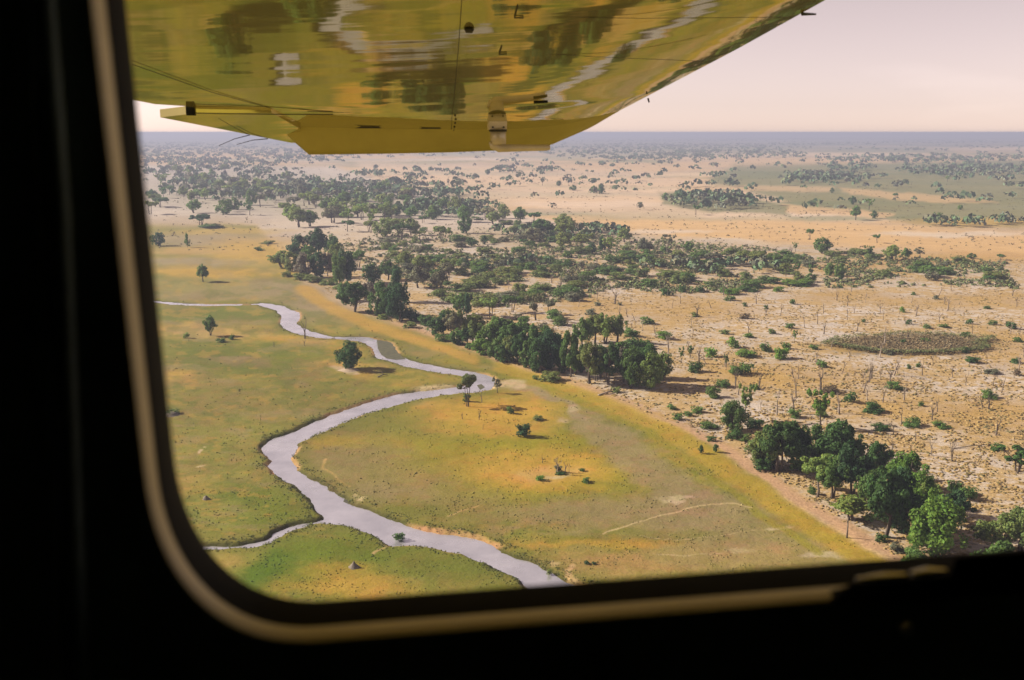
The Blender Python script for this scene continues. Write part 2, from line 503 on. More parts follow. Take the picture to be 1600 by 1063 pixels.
# upper floodplain
for e in ((310, 346, 110, 9, 194, 164, 132), (330, 374, 120, 12, 184, 158, 138), (350, 362, 90, 5, 206, 170, 100), (400, 392, 70, 18, 222, 176, 98), (300, 392, 70, 6, 214, 172, 116), (300, 410, 80, 7, 184, 160, 136),
          (330, 426, 130, 9, 216, 170, 82), (420, 452, 150, 14, 172, 148, 122), (300, 448, 90, 12, 164, 148, 88), (490, 484, 70, 18, 176, 150, 128), (560, 500, 60, 10, 172, 150, 98), (330, 466, 100, 5, 176, 152, 112),
          (340, 492, 120, 13, 124, 128, 54), (330, 516, 140, 11, 222, 178, 112), (470, 530, 80, 8, 216, 170, 82), (430, 512, 60, 8, 142, 134, 62), (370, 562, 150, 26, 126, 128, 46), (368, 564, 42, 8, 150, 128, 92),
          (275, 590, 40, 12, 222, 174, 100), (600, 590, 100, 9, 220, 172, 92), (540, 572, 60, 6, 222, 174, 100), (560, 548, 60, 8, 196, 156, 74), (460, 610, 160, 26, 150, 136, 66), (400, 640, 140, 22, 156, 136, 78),
          (640, 592, 90, 10, 170, 150, 68), (330, 700, 100, 50, 158, 146, 74), (300, 740, 70, 20, 176, 152, 84), (330, 762, 40, 8, 198, 160, 92), (400, 790, 100, 36, 116, 128, 36), (330, 800, 50, 22, 156, 148, 76),
          (470, 780, 50, 24, 128, 132, 46)):
    P_ell(*e[:4], e[4:], .85)
for sd, sx, sy, c, lo, hi, a in ((130, 46, 15, (148, 124, 84), .54, .66, .40), (131, 30, 10, (114, 122, 48), .54, .66, .45), (132, 20, 6, (196, 156, 80), .58, .70, .45), (133, 60, 14, (168, 146, 114), .60, .70, .4)):
    blend(alb(*c), fl * sstep(lo, hi, fbm(gx_ / sx, gy_ / sy, 4, sd)) * a * sstep(330, 480, gy_))
# south of the small channel
for e in ((560, 856, 150, 24, 118, 130, 38), (470, 890, 110, 44, 122, 134, 38), (415, 895, 44, 40, 96, 122, 26), (345, 872, 50, 20, 188, 164, 92), (560, 918, 110, 20, 204, 160, 76), (530, 890, 60, 12, 182, 156, 66),
          (720, 892, 90, 30, 128, 134, 54), (650, 880, 50, 18, 128, 130, 50), (760, 930, 120, 26, 150, 142, 66), (600, 1000, 260, 40, 188, 152, 74), (420, 1000, 200, 60, 128, 128, 46)):
    P_ell(*e[:4], e[4:], .85)
# the tongue of meadow inside the bend
for e in ((570, 705, 90, 42, 158, 134, 98), (640, 762, 140, 30, 168, 142, 112), (520, 690, 50, 14, 192, 156, 66), (540, 740, 70, 22, 160, 140, 92), (700, 690, 150, 26, 170, 150, 62), (820, 695, 170, 20, 164, 150, 48),
          (620, 660, 80, 18, 142, 134, 58), (770, 642, 100, 32, 222, 172, 78), (740, 618, 60, 10, 160, 144, 60), (790, 675, 60, 10, 206, 162, 76), (840, 738, 200, 46, 168, 152, 40), (842, 736, 120, 27, 224, 172, 84),
          (860, 738, 50, 10, 222, 178, 116), (700, 800, 140, 18, 158, 140, 80), (650, 800, 60, 10, 136, 130, 58)):
    P_ell(*e[:4], e[4:], .85)
P_line([(812, 604), (860, 616), (900, 634), (925, 660)], 9, (176, 152, 126), .85, False)
P_line([(930, 664), (975, 700), (1040, 750), (1110, 800)], 34, (172, 148, 118), .8, False)
for e in ((1090, 800, 120, 34, 172, 148, 118), (960, 800, 160, 22, 168, 144, 108), (1140, 846, 110, 26, 176, 150, 116), (1010, 838, 110, 12, 150, 138, 76), (920, 850, 120, 9, 204, 160, 72), (880, 842, 70, 7, 152, 140, 58),
          (960, 884, 140, 20, 188, 154, 102), (1180, 870, 140, 20, 184, 154, 110), (1060, 778, 24, 3.2, 224, 196, 176), (1222, 826, 18, 3, 226, 198, 174), (1286, 868, 26, 5, 222, 196, 180), (905, 636, 12, 4, 206, 180, 156),
          (880, 655, 14, 5, 202, 172, 146), (1160, 858, 20, 5, 206, 178, 146)):
    P_ell(*e[:4], e[4:], .8)
# golden band along the tree line with a greener line inside it
P_line([(470, 452), (540, 492), (620, 520), (690, 545), (740, 562)], 12, (214, 166, 84), .8)
P_line([(790, 576), (850, 596), (925, 622), (1000, 652), (1080, 696), (1150, 744), (1220, 792), (1300, 848), (1390, 894)], 19, (202, 166, 66), .8)
P_line([(700, 565), (800, 590), (870, 612), (960, 650), (1040, 694), (1110, 742), (1190, 800), (1280, 866)], 7, (168, 152, 56), .75)
# pale game trails and sandy landings
for pts, w, c in (([(945, 833), (985, 818), (1030, 802), (1080, 792), (1150, 787), (1175, 790)], 1.5, (226, 194, 160)), ([(1000, 838), (1060, 843), (1120, 838), (1180, 828)], 1.0, (206, 176, 140)),
                  ([(1020, 866), (1080, 868), (1140, 864), (1180, 856)], 1.1, (208, 178, 144)), ([(510, 718), (507, 732), (525, 748), (548, 760)], 2.2, (212, 172, 120)), ([(700, 806), (730, 795), (745, 790)], 1.2, (214, 176, 128)),
                  ([(585, 864), (600, 856), (612, 848)], 2.4, (226, 186, 142)), ([(828, 872), (850, 860)], 1.3, (206, 170, 116))):
    P_line(pts, w, c, .8)
for e in ((690, 607, 46, 5, 232, 202, 170), (648, 614, 18, 2.2, 230, 200, 168), (795, 600, 26, 7, 226, 198, 170), (818, 912, 7, 7, 224, 190, 150), (551, 780, 9, 4, 236, 206, 170), (690, 832, 60, 4, 226, 178, 136),
          (898, 898, 10, 6, 230, 190, 150), (868, 884, 10, 4, 226, 192, 152), (874, 743, 15, 4, 226, 196, 164), (546, 579, 24, 5, 214, 184, 158), (608, 848, 8, 3, 230, 190, 146), (513, 812, 14, 2.2, 230, 198, 160), (320, 704, 6, 2, 226, 196, 170), (303, 722, 8, 1.6, 220, 190, 160)):
    P_ell(*e[:4], e[4:], .9, .4)
P_line([(660, 826), (710, 837), (760, 848), (778, 858)], 4, (222, 176, 132), .7)

# the country under the aircraft
rr_ = random.Random(3)
for i in range(300):
    c = rr_.choice(((214, 162, 80), (204, 158, 84), (120, 122, 48), (100, 108, 42), (150, 134, 84), (206, 168, 112), (160, 144, 62), (86, 96, 40), (96, 112, 44), (128, 124, 54)))
    P_ell(rr_.uniform(-100, 1900), rr_.uniform(975, 1420), rr_.uniform(20, 110), rr_.uniform(6, 26), c, .9, .25)

# the floodplain is darker, damper ground than the sand
colr *= (1 - .13 * fl * sstep(960, 900, gy_))[..., None]

colr *= (.95, 1.02, 1.04)
colr[..., 2] *= 1 - .16 * fl
colr[..., :2] *= (1 + .05 * fl)[..., None]
colr[..., 0] *= 1 - .05 * scrub * (1 - fl)
colr[..., 2] *= 1 + .04 * scrub * (1 - fl)
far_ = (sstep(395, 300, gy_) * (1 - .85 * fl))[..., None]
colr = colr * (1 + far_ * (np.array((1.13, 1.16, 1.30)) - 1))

# relief: gentle swells, the cut of the river
dW = water_dist(X, Y)
lev = water_level(Y)
far_fade = sstep(1500, 500, Y)
Z = (fbm(X / 38, Y / 38, 3, 70) - .5) * .9 * far_fade + (fbm(X / 5, Y / 5, 3, 71) - .5) * .30 * sstep(700, 200, Y)
Z *= sstep(0.2, 9, dW)
Z = Z * sstep(2400, 1600, gy_) * sstep(-1400, -1200, gx_) * sstep(3000, 2800, gx_) * sstep(209, 214, gy_)
bed = np.where(dW > 0, lev + (0 - lev) * sstep(0.0, 1.3, dW), lev + dW * .5)
bed = np.maximum(bed, -2.4)
Z = np.where(dW < 1.3, bed, Z)
# bank soil: dark wet earth and reed roots at the water line, grass above
bank = sstep(1.9, .4, dW)
pale_bank = sstep(.45, .62, vnoise(X / 16, Y / 16, 81))
bank_c = alb(78, 80, 38) * (1 - pale_bank[..., None]) + alb(196, 156, 112) * pale_bank[..., None]
sand_here = sstep(.35, .5, colr.mean(-1) * KEXP)[..., None]
colr = colr * (1 - bank[..., None] * .85 * (1 - sand_here)) + bank_c * bank[..., None] * .85 * (1 - sand_here)
lush = sstep(6.5, 2.0, dW) * (1 - bank) * .5 * (1 - sand_here[..., 0])
colr = colr * (1 - lush[..., None]) + alb(122, 124, 50) * lush[..., None]

V = np.stack([X, Y, Z], -1).reshape(-1, 3)
idx = np.arange(nR * nC).reshape(nR, nC)
quads = np.stack([idx[1:, :-1], idx[1:, 1:], idx[:-1, 1:], idx[:-1, :-1]], -1).reshape(-1, 4)
c4 = np.concatenate([colr.reshape(-1, 3), np.ones((nR * nC, 1))], 1)
m4 = np.concatenate([mask.reshape(-1, 3), np.ones((nR * nC, 1))], 1)
# the rest of the plain, round to the far side of the aircraft
RAD = float(Y.max())
xl0, xr0, y0 = float(X[-1, 0]), float(X[-1, -1]), float(Y[-1, 0]); xl1, xr1 = float(X[0, 0]), float(X[0, -1])
ex = np.array([(xl0, y0, 0), (xl1, RAD, 0), (-2 * RAD, RAD, 0), (-2 * RAD, y0, 0), (xr0, y0, 0), (2 * RAD, y0, 0), (2 * RAD, RAD, 0), (xr1, RAD, 0),
               (-2 * RAD, -RAD, 0), (2 * RAD, -RAD, 0)], float)
b0 = len(V)
exf = np.array([[0, 1, 2, 3], [4, 5, 6, 7], [8, 9, 5, 3]]) + b0
exc = np.tile(np.append(alb(176, 156, 92), 1), (len(ex), 1)); exm = np.tile((0.2, .6, 0, 1), (len(ex), 1))
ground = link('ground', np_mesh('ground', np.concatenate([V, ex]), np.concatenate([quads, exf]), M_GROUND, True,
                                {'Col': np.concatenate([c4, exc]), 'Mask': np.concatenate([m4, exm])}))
tag(ground, kind='structure')
GZ = Z


def ground_z(x, y):
    """height of the ground at photo pixel x, y (bilinear enough)"""
    i = int(np.clip(np.searchsorted(rows, y), 0, nR - 1)); j = int(np.clip(np.searchsorted(cols, x), 0, nC - 1))
    return float(GZ[i, j])


# water: the faces of the same grid that lie in or beside the cut
wm = (dW < 2.2)
fq = wm[:-1, :-1] | wm[1:, :-1] | wm[:-1, 1:] | wm[1:, 1:]
qs = quads.reshape(nR - 1, nC - 1, 4)[fq]
used, inv = np.unique(qs, return_inverse=True)
wv = V[used].copy(); wv[:, 2] = water_level(wv[:, 1])
river = link('river', np_mesh('river', wv, inv.reshape(-1, 4), M_WATER, True))
tag(river, kind='structure')

# ------------------------------------------------------------------ the aeroplane (everything that moves with it is one thing)
PSI = math.radians(9.4)
U = np.array([math.cos(PSI), math.sin(PSI), 0.0])     # nose direction
W = np.array([-math.sin(PSI), math.cos(PSI), 0.0])    # out along the wing
K = np.array([0.0, 0.0, 1.0])
BANKA = math.radians(14.5)
W0, ZT = 4.55, 0.02
aero = bpy.data.objects.new('aeroplane', None); COL.objects.link(aero)
aero.location = (0, 0, H)
tag(aero, 'small high-wing aeroplane seen from its dark cabin, window trim and glossy olive wing in view', 'aeroplane')


def L(c, w, z): return c * U + w * W + z * K          # local to the aeroplane (origin at the eye)


def wing_pt(x, y, up=0.0):
    """pixel -> (c, w) on the wing's underside plane raised by up"""
    d = ray(x, y)
    t = (ZT + up + math.tan(BANKA) * W0) / (d[2] + math.tan(BANKA) * (d @ W))
    p = d * t
    return float(p @ U), float(p @ W)


def plane_z(w): return ZT - math.tan(BANKA) * (w - W0)


def paint_mat(name, col, wave=True):
    m, n, l, p = new_mat(name)
    tc = n.new('ShaderNodeTexCoord').outputs['Object']
    ns = noise_node(n, l, 6, 5, vec=tc)
    c = mixc(n, l, mrange(n, l, ns, .3, .75, 0, .6), col, tuple(x * .78 for x in col))
    l.new(c, p.inputs['Base Color'])
    p.inputs['Roughness'].default_value = .035; p.inputs['Metallic'].default_value = .68
    p.inputs['Coat Weight'].default_value = .6; p.inputs['Coat Roughness'].default_value = .03
    if wave:
        b = n.new('ShaderNodeBump'); b.inputs['Strength'].default_value = .30; b.inputs['Distance'].default_value = .012
        h = noise_node(n, l, 1.0, 2, .35, vec=tc, stretch=(1.3, 3.2, 1))
        h2 = noise_node(n, l, 1.0, 2, .4, vec=tc, stretch=(1.6, 17.0, 1)); ha = n.new('ShaderNodeMath'); ha.operation = 'MULTIPLY_ADD'
        l.new(h2, ha.inputs[0]); ha.inputs[1].default_value = .09; l.new(h, ha.inputs[2]); h = ha.outputs[0]
        l.new(h, b.inputs['Height']); l.new(b.outputs[0], p.inputs['Normal']); l.new(b.outputs[0], p.inputs['Coat Normal'])
    return m


M_WING = paint_mat('olive_gold_wing_paint', (.54, .49, .185))
M_TIP = simple_mat('olive_gold_matt_paint', (.36, .315, .075), .45, .10, 5, .15)
M_BLACK = simple_mat('black_rubber', (.010, .011, .010), .75, .3, 30, spec=.2)
M_CABIN = simple_mat('dark_cabin_lining', (.24, .30, .28), .8, .35, 9, spec=.15)
M_TRIM = simple_mat('tan_window_trim', (.95, .82, .50), .5, .12, 14, spec=.35)
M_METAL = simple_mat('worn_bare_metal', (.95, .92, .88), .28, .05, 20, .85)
M_PITOT = simple_mat('pale_painted_fitting', (.70, .62, .46), .4, .15, 20, .1)
M_TUBE = simple_mat('dull_brass_tube', (.60, .53, .38), .35, .15, 14, .2)
M_SEAM = simple_mat('dark_seam_sealant', (.03, .028, .018), .7, .2, 20)

LE_PX = [(1290, 0), (1150, 78), (1016, 148), (940, 188), (905, 203)]
TE_PX = [(206, 156), (242, 163), (289, 166), (440, 198)]
LEUP = .075
le = sorted([wing_pt(x, y, LEUP) for x, y in LE_PX], key=lambda q: q[1])
te = sorted([wing_pt(x, y) for x, y in TE_PX] + [(-.90, 3.6), (-1.30, 2.6), (-1.75, 1.6), (-2.3, .6)], key=lambda q: q[1])  # unseen wing root widened to keep the sun off the sill


def interp(tab, w):
    if w <= tab[0][1]:
        (c0, w0), (c1, w1) = tab[0], tab[1]
        s = (c1 - c0) / (w1 - w0) if tab is le else 0.0
        return c0 + s * (w - w0)
    for (c0, w0), (c1, w1) in zip(tab, tab[1:]):
        if w <= w1: return c0 + (c1 - c0) * (w - w0) / (w1 - w0)
    return tab[-1][0]


TIPW = min(le[-1][1], te[-1][1])
ws = sorted(set([.62] + list(np.linspace(.9, TIPW, 40)) + [q[1] for q in te if .62 < q[1] < TIPW]))
NCH = 26
wingm = MB()
lowr, uppr = [], []
for w in ws:
    cl, ct = interp(le, w), interp(te, w); chord = cl - ct; z0 = plane_z(w)
    lo, up = [], []
    for i in range(NCH + 1):
        s = i / NCH                                  # 0 at the leading edge
        s = s * s * .5 + s * .5
        q = max(0, 1 - s / .34)
        belly = -.012 * math.sin(math.pi * min(1, s)) if s > 0 else 0
        lo.append(L(cl - s * chord, w, z0 + LEUP * q ** 2.2 + belly * (1 - q)))
        thick = .155 * (math.sqrt(max(s, 0)) * 1.6 * (1 - s) + .0 * s)
        up.append(L(cl - s * chord, w, z0 + LEUP * (1 - s) ** 2 + thick + .006 * s))
    lowr.append(lo); uppr.append(up)
n = NCH + 1
for rowset, flip in ((lowr, False), (uppr, True)):
    vs = [p for r in rowset for p in r]; fs = []
    for i in range(len(ws) - 1):
        for j in range(NCH):
            q = (i * n + j, i * n + j + 1, (i + 1) * n + j + 1, (i + 1) * n + j)
            fs.append(q if not flip else q[::-1])
    wingm.add(vs, fs)
# close the trailing edge and the root
m_ = len(ws)
vs = [r[-1] for r in lowr] + [r[-1] for r in uppr]
wingm.add(vs, [(i, m_ + i, m_ + i + 1, i + 1) for i in range(m_ - 1)])
wingm.add(lowr[0] + uppr[0][::-1], [tuple(range(2 * n))])
wing = wingm.build('wing', M_WING, aero)

# drooped tip cap: from the end rib down and out
tipm = MB()
BOT = [(903, 206), (890, 214), (872, 222), (855, 229), (800, 234.5), (700, 238.5), (600, 240.5), (520, 241.5), (468, 242), (455, 218), (440, 200)]
rib_lo = lowr[-1]; rib_up = uppr[-1]
bot = []
for x, y in BOT:
    d = ray(x, y); t = (TIPW + .10) / (d @ W); bot.append(d * t)
bot_c = sorted([(float(p @ U), float(p[2])) for p in bot], key=lambda q: -q[0])


def bz(c):
    if c >= bot_c[0][0]: return bot_c[0][1]
    for (a, za), (b, zb) in zip(bot_c, bot_c[1:]):
        if c >= b: return za + (zb - za) * (a - c) / max(1e-6, a - b)
    return bot_c[-1][1]


c_hi, c_lo = float(rib_lo[0] @ U), float(rib_lo[-1] @ U)
rings = []
for i in range(n):
    c = float(rib_lo[i] @ U); s = (c_hi - c) / (c_hi - c_lo)
    cb = bot_c[0][0] + (bot_c[-2][0] - bot_c[0][0]) * s
    zb = min(bz(cb), float(rib_lo[i][2]) - .004)
    zl = float(rib_lo[i][2]); zu = float(rib_up[i][2])
    prof = [(c, TIPW + .001, zl), (c * .75 + cb * .25, TIPW + .035, zl + (zb - zl) * .30), (c * .4 + cb * .6, TIPW + .075, zl + (zb - zl) * .72), (cb, TIPW + .10, zb), (cb, TIPW + .112, zb + .004),
            (cb, TIPW + .15, zb + .03), (c * .6 + cb * .4, TIPW + .16, (zb + zu) * .5), (c, TIPW + .10, zu - .01), (c, TIPW + .001, zu)]
    rings.append([L(*p) for p in prof])
k = len(rings[0])
tipm.add([p for r in rings for p in r], [(i * k + j, i * k + j + 1, (i + 1) * k + j + 1, (i + 1) * k + j) for i in range(n - 1) for j in range(k - 1)])
tipm.add(rings[0], [tuple(range(k))]); tipm.add(rings[-1], [tuple(range(k))[::-1]])
tipm.build('wing_tip', M_TIP, wing)


def wp(x, y, dz=0.0):
    c, w = wing_pt(x, y); return L(c, w, plane_z(w) + dz - .011)


# aileron with its near end cut open, a hinge block and two static wicks
ail = MB()
aq = [(250, 177), (304, 170.5), (424, 170), (470, 196), (462, 217.5), (455, 217.5)]
low = [wp(x, y, -.006) for x, y in aq]; upv = [p + K * .032 for p in low]
m_ = len(aq)
ail.add(low + upv, [tuple(range(m_)), tuple(range(m_, 2 * m_))[::-1]] + [(i, (i + 1) % m_, m_ + (i + 1) % m_, m_ + i) for i in range(m_)])
ail.build('aileron', M_WING, wing, smooth=False)
lip = MB()
lip.tube([wp(295, 169, -.008), wp(360, 169.5, -.010), wp(430, 170.5, -.010), wp(520, 173, -.004)], .002, 5)
lip.build('aileron_gap', M_SEAM, wing)
hb = MB()
p0 = wp(290, 168, -.02)
hb.box(p0, U * .032, W * .06, K * .055)
hb.box(p0 + U * .004 + K * .052, U * .026, W * .05, K * .02)
hb.build('hinge_bracket', M_BLACK, wing, smooth=False)
for a, b in (((390, 205), (342, 228)), ((418, 211), (370, 226))):
    wk = MB(); A = wp(*a, -.006); d = ray(*b); Bp = d * ((A @ W) * .985 / (d @ W))
    wk.tube([A, A * .5 + Bp * .5 + K * .006, Bp], [.0022, .0016, .0012], 5); wk.build('static_wick', M_BLACK, wing)

# spar seam, rib seams, drain holes, tie-down hooks
def seam(pts, r, name='panel_seam', mat=None):
    s = MB(); s.tube([wp(x, y, .0015) for x, y in pts], r, 5); s.build(name, mat or M_SEAM, wing)


seam([(723, -30), (717, 60), (711, 130), (706, 180), (705, 205)], .0032)
seam([(746, -30), (738, 60), (730, 130), (722, 180), (719, 200)], .0010)
seam([(206, 96), (330, 140), (424, 166)], .0012)
seam([(480, 171), (620, 174), (760, 175), (880, 183)], .0009)
seam([(470, 70), (700, 72), (960, 86), (1110, 92)], .0008)
seam([(420, 20), (700, 18), (1000, 24), (1230, 22)], .0008)
dh = MB(); q = wp(733, 38, -.004); dh.tube([q, q - K * .012], [.017, .011], 14); dh.build('drain_cap', M_SEAM, wing)
for (x0, y0), (x1, y1), (x2, y2) in (((809, 2), (804, 20), (818, 20.5)), ((784, 66), (780, 78), (792, 77.5)), ((0, 0), (0, 0), (0, 0))):
    if x0 == 0: continue
    s = MB(); s.tube([wp(x0, y0, -.002), wp(x1, y1, -.004), wp(x2, y2, -.004)], .0024, 5); s.build('tie_down_hook', M_SEAM, wing)
s = MB(); s.tube([wp(834, 154, -.004), wp(856, 153, -.004)], .006, 6); s.build('inspection_latch', M_BLACK, wing)
for x, y in ((709, 182), (708, 188), (707, 194), (706, 199), (705, 204), (708, 176)):
    s = MB(); q = wp(x + 3, y, -.001); s.tube([q, q - K * .004], [.005, .004], 7); s.build('rivet', M_SEAM, wing)
# smudged repair marks by the tip
for x, y, wd in ((575, 196, .06), (607, 213, .07), (672, 197, .05)):
    s = MB(); q = wp(x, y, -.002)
    s.add([q - U * wd, q + U * wd, q + U * wd * .6 + K * .012, q + U * .1 * wd + K * .02, q - U * wd * .5 + K * .008], [(0, 1, 2, 3, 4)])
    for i, v in enumerate(s.v): s.v[i] = tuple(np.array(v) - W * .012)
    s.build('sealant_patch', M_SEAM, wing, smooth=False)
# stub under the leading edge
c_, w_ = wing_pt(1016, 150, LEUP); st = MB(); q = L(c_ - .01, w_, plane_z(w_) + LEUP - .01)
st.tube([q, q - K * .018 + U * .006], [.004, .003], 6); st.build('stall_vane', M_BLACK, wing)
c_, w_ = wing_pt(1270, 20, LEUP); st = MB(); q = L(c_, w_, plane_z(w_) + LEUP - .005)
st.tube([q - U * .04, q + U * .012], [.006, .003], 6); st.build('temperature_probe', M_SEAM, wing)

# pitot head: bracket, mast, bent tube
pc, pw = wing_pt(778, 186); pz = plane_z(pw)
sc_ = pw / F * 1.0
def pp(x, y, back=0.0):
    d = ray(x, y); return d * ((pw + back) / (d @ W))
br = MB()
a, b, c2, d2 = pp(763, 171), pp(793, 171), pp(792, 203), pp(764, 203)
vs = [a, b, c2, d2] + [p + W * .05 for p in (a, b, c2, d2)]
br.add(vs, [(0, 1, 2, 3), (7, 6, 5, 4), (0, 4, 5, 1), (1, 5, 6, 2), (2, 6, 7, 3), (3, 7, 4, 0)])
br.build('pitot_bracket', M_PITOT, wing, smooth=False)
for x in (770, 787):
    s = MB(); q = pp(x, 199) - W * .001; s.tube([q, q - W * .004], [.0045, .003], 8); s.build('bracket_screw', M_SEAM, wing)
pt = MB()
pt.tube([pp(778, 200, .03), pp(778.5, 216, .03), pp(779, 226, .03)], [.036, .035, .033], 16)
pt.build('pitot_mast', M_TUBE, wing)
pt = MB(); pt.tube([pp(778, 202.5, .012), pp(778, 206, .012)], .0395, 18); pt.build('pitot_collar', M_SEAM, wing)
pt = MB()
pt.tube([pp(767, 221, .03), pp(770, 228, .03), pp(780, 232, .03), pp(800, 231.5, .03), pp(830, 231.2, .03), pp(848, 231, .03), pp(855, 230.8, .03), pp(858, 230.7, .03)],
        [.012, .016, .0175, .0165, .0145, .0145, .0135, .0105], 14)
pt.build('pitot_tube', M_TUBE, wing)
pt = MB(); pt.tube([pp(857.6, 230.7, .03), pp(859, 230.7, .03)], [.0118, .0112], 14); pt.build('pitot_mouth', M_PITOT, wing)

# cabin wall with the window: loops of a rounded opening, lofted from the pane inwards
def rrect(ul, zb, ur, zt, rx, rz, w, seg=18):
    pts = []
    def corner(cu, cz, a0):
        for i in range(seg + 1):
            a = a0 + i / seg * math.pi / 2
            e = 2 / 2.3
            cu_, su_ = math.cos(a), math.sin(a)
            pts.append((cu + rx * math.copysign(abs(cu_) ** e, cu_), cz + rz * math.copysign(abs(su_) ** e, su_)))
    corner(ul + rx, zb + rz, math.pi); corner(ur - rx, zb + rz, 1.5 * math.pi); corner(ur - rx, zt - rz, 0); corner(ul + rx, zt - rz, .5 * math.pi)
    return [L(u + ((z + .05) * -.030 - .0022 if u < .1 else 0), w, z) for u, z in pts]


UR, ZTOP = .52, .175
loops = {
    'pane': rrect(-.0835, -0.2255, UR, ZTOP, .066, .083, .455),
    'g0': rrect(-.0840, -0.2258, UR, ZTOP, .066, .083, .450),
    'g1': rrect(-.0870, -0.2276, UR + .003, ZTOP + .003, .067, .084, .440),
    't1': rrect(-.0874, -0.2274, UR + .003, ZTOP + .003, .067, .084, .4398),
    't2': rrect(-.0881, -0.2270, UR + .006, ZTOP + .006, .068, .085, .4345),
    't3': rrect(-.0889, -0.2274, UR + .009, ZTOP + .009, .069, .086, .4295),
    't4': rrect(-.0903, -0.2288, UR + .013, ZTOP + .013, .070, .087, .4276),
    'w0': rrect(-.0900, -0.2285, UR + .013, ZTOP + .013, .070, .087, .4279),
    'w1': rrect(-.135, -.26, UR + .05, ZTOP + .05, .09, .11, .4255),
}
NL = len(loops['pane'])


def loft(name, keys, mat, parent):
    m = MB(); vs = [p for k_ in keys for p in loops[k_]]
    m.add(vs, [(i * NL + j, i * NL + (j + 1) % NL, (i + 1) * NL + (j + 1) % NL, (i + 1) * NL + j) for i in range(len(keys) - 1) for j in range(NL)])
    return m.build(name, mat, parent)


window = loft('window', ['t1', 't2', 't3', 't4'], M_TRIM, aero)
loops['gx'] = rrect(-.115, -.25, UR + .03, ZTOP + .03, .08, .10, .4405)
loops['g2'] = rrect(-.115, -.25, UR + .03, ZTOP + .03, .08, .10, .462)
loops['g3'] = rrect(-.0836, -.2254, UR, ZTOP, .066, .083, .462)
loft('rubber_gasket', ['g1', 'g0', 'g3'], M_BLACK, window)
pm = MB(); pm.add(loops['pane'], [tuple(range(NL))])
M_PANE = bpy.data.materials.new('clear_acrylic'); M_PANE.use_nodes = True
pn = M_PANE.node_tree.nodes; pn.clear(); tb = pn.new('ShaderNodeBsdfTransparent'); tb.inputs[0].default_value = (.97, .965, .955, 1)
po = pn.new('ShaderNodeOutputMaterial'); M_PANE.node_tree.links.new(tb.outputs[0], po.inputs[0])
pm.build('pane', M_PANE, window, smooth=False)

wall = MB()
big = []
NLs = NL
for j in range(NL):
    p = loops['w1'][j]; c, z = float(p @ U), float(p[2])
    # push outwards onto a large rectangle
    dc, dz_ = c - .2, z + .02
    s = max(abs(dc) / 1.7, abs(dz_) / .95)
    big.append(L(.2 + dc / s, .4255, -.02 + dz_ / s))
loops['w2'] = big
keys = ['w0', 'w1', 'w2']
wall.add([p for k_ in keys for p in loops[k_]], [(i * NL + j, i * NL + (j + 1) % NL, (i + 1) * NL + (j + 1) % NL, (i + 1) * NL + j) for i in range(2) for j in range(NL)])
wall.build('cabin_wall', M_CABIN, aero)
# outer skin round the window and the rest of the cabin shell
sk = MB()
for j in range(NL):
    p = big[j]
    loops.setdefault('s2', []).append(p + W * .065)
loops['s1'] = rrect(-.0940, -.2450, UR + .02, ZTOP + .02, .072, .09, .479)
sk.add([p for k_ in ('g3', 's1', 's2', 'w2') for p in loops[k_]], [(i * NL + j, i * NL + (j + 1) % NL, (i + 1) * NL + (j + 1) % NL, (i + 1) * NL + j) for i in range(3) for j in range(NL)])
sk.build('fuselage_skin', M_TIP, aero)
sh = MB()
for o, ax, ay, az in ((L(-1.5, -1.2, .92), U * 3.4, W * 1.66, K * .03), (L(-1.5, -1.2, -1.02), U * 3.4, W * 1.66, K * .03), (L(-1.52, -1.2, -1.0), U * .03, W * 1.66, K * 1.93),
                      (L(1.89, -1.2, -1.0), U * .03, W * 1.66, K * 1.93), (L(-1.5, -1.23, -1.0), U * 3.4, W * .03, K * 1.93)):
    sh.box(o, ax, ay, az)
sh.build('cabin_shell', M_CABIN, aero, smooth=False)


def wall_pt(x, y, w):
    d = ray(x, y); return d * (w / (d @ W))


# metal slivers added as the sill's glint, a screw, ribs of the lining
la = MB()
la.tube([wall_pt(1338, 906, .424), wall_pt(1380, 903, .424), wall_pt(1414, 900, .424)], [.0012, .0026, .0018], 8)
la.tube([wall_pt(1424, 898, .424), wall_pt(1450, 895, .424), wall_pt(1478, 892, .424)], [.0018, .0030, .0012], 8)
la.build('sill_glint', M_METAL, window, smooth=False)
bl_ = MB(); q0 = wall_pt(1290, 948, .4256)
bl_.add([q0, wall_pt(1640, 925, .4256), wall_pt(1640, 860, .4270), wall_pt(1494, 872, .4270), wall_pt(1485, 900, .4275), wall_pt(1330, 914, .4290), q0 + W * .012, wall_pt(1640, 925, .438), wall_pt(1640, 866, .440), wall_pt(1494, 878, .440), wall_pt(1485, 903, .440), wall_pt(1330, 916, .440)],
        [(0, 1, 2, 3, 4, 5), (6, 11, 10, 9, 8, 7)] + [(i, (i + 1) % 6, 6 + (i + 1) % 6, 6 + i) for i in range(6)]); bl_.build('sill_block', M_BLACK, window, smooth=False)
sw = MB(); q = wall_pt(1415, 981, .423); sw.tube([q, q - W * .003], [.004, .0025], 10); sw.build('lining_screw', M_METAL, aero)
for x in (62, 96):
    rb = MB(); rb.tube([wall_pt(x - 40, -200, .423), wall_pt(x, 330, .423), wall_pt(x + 40, 1300, .423)], .004, 6); rb.build('lining_rib', M_CABIN, aero)

# ------------------------------------------------------------------ plants
def unit(v): return v / np.maximum(np.linalg.norm(v, axis=-1, keepdims=True), 1e-9)


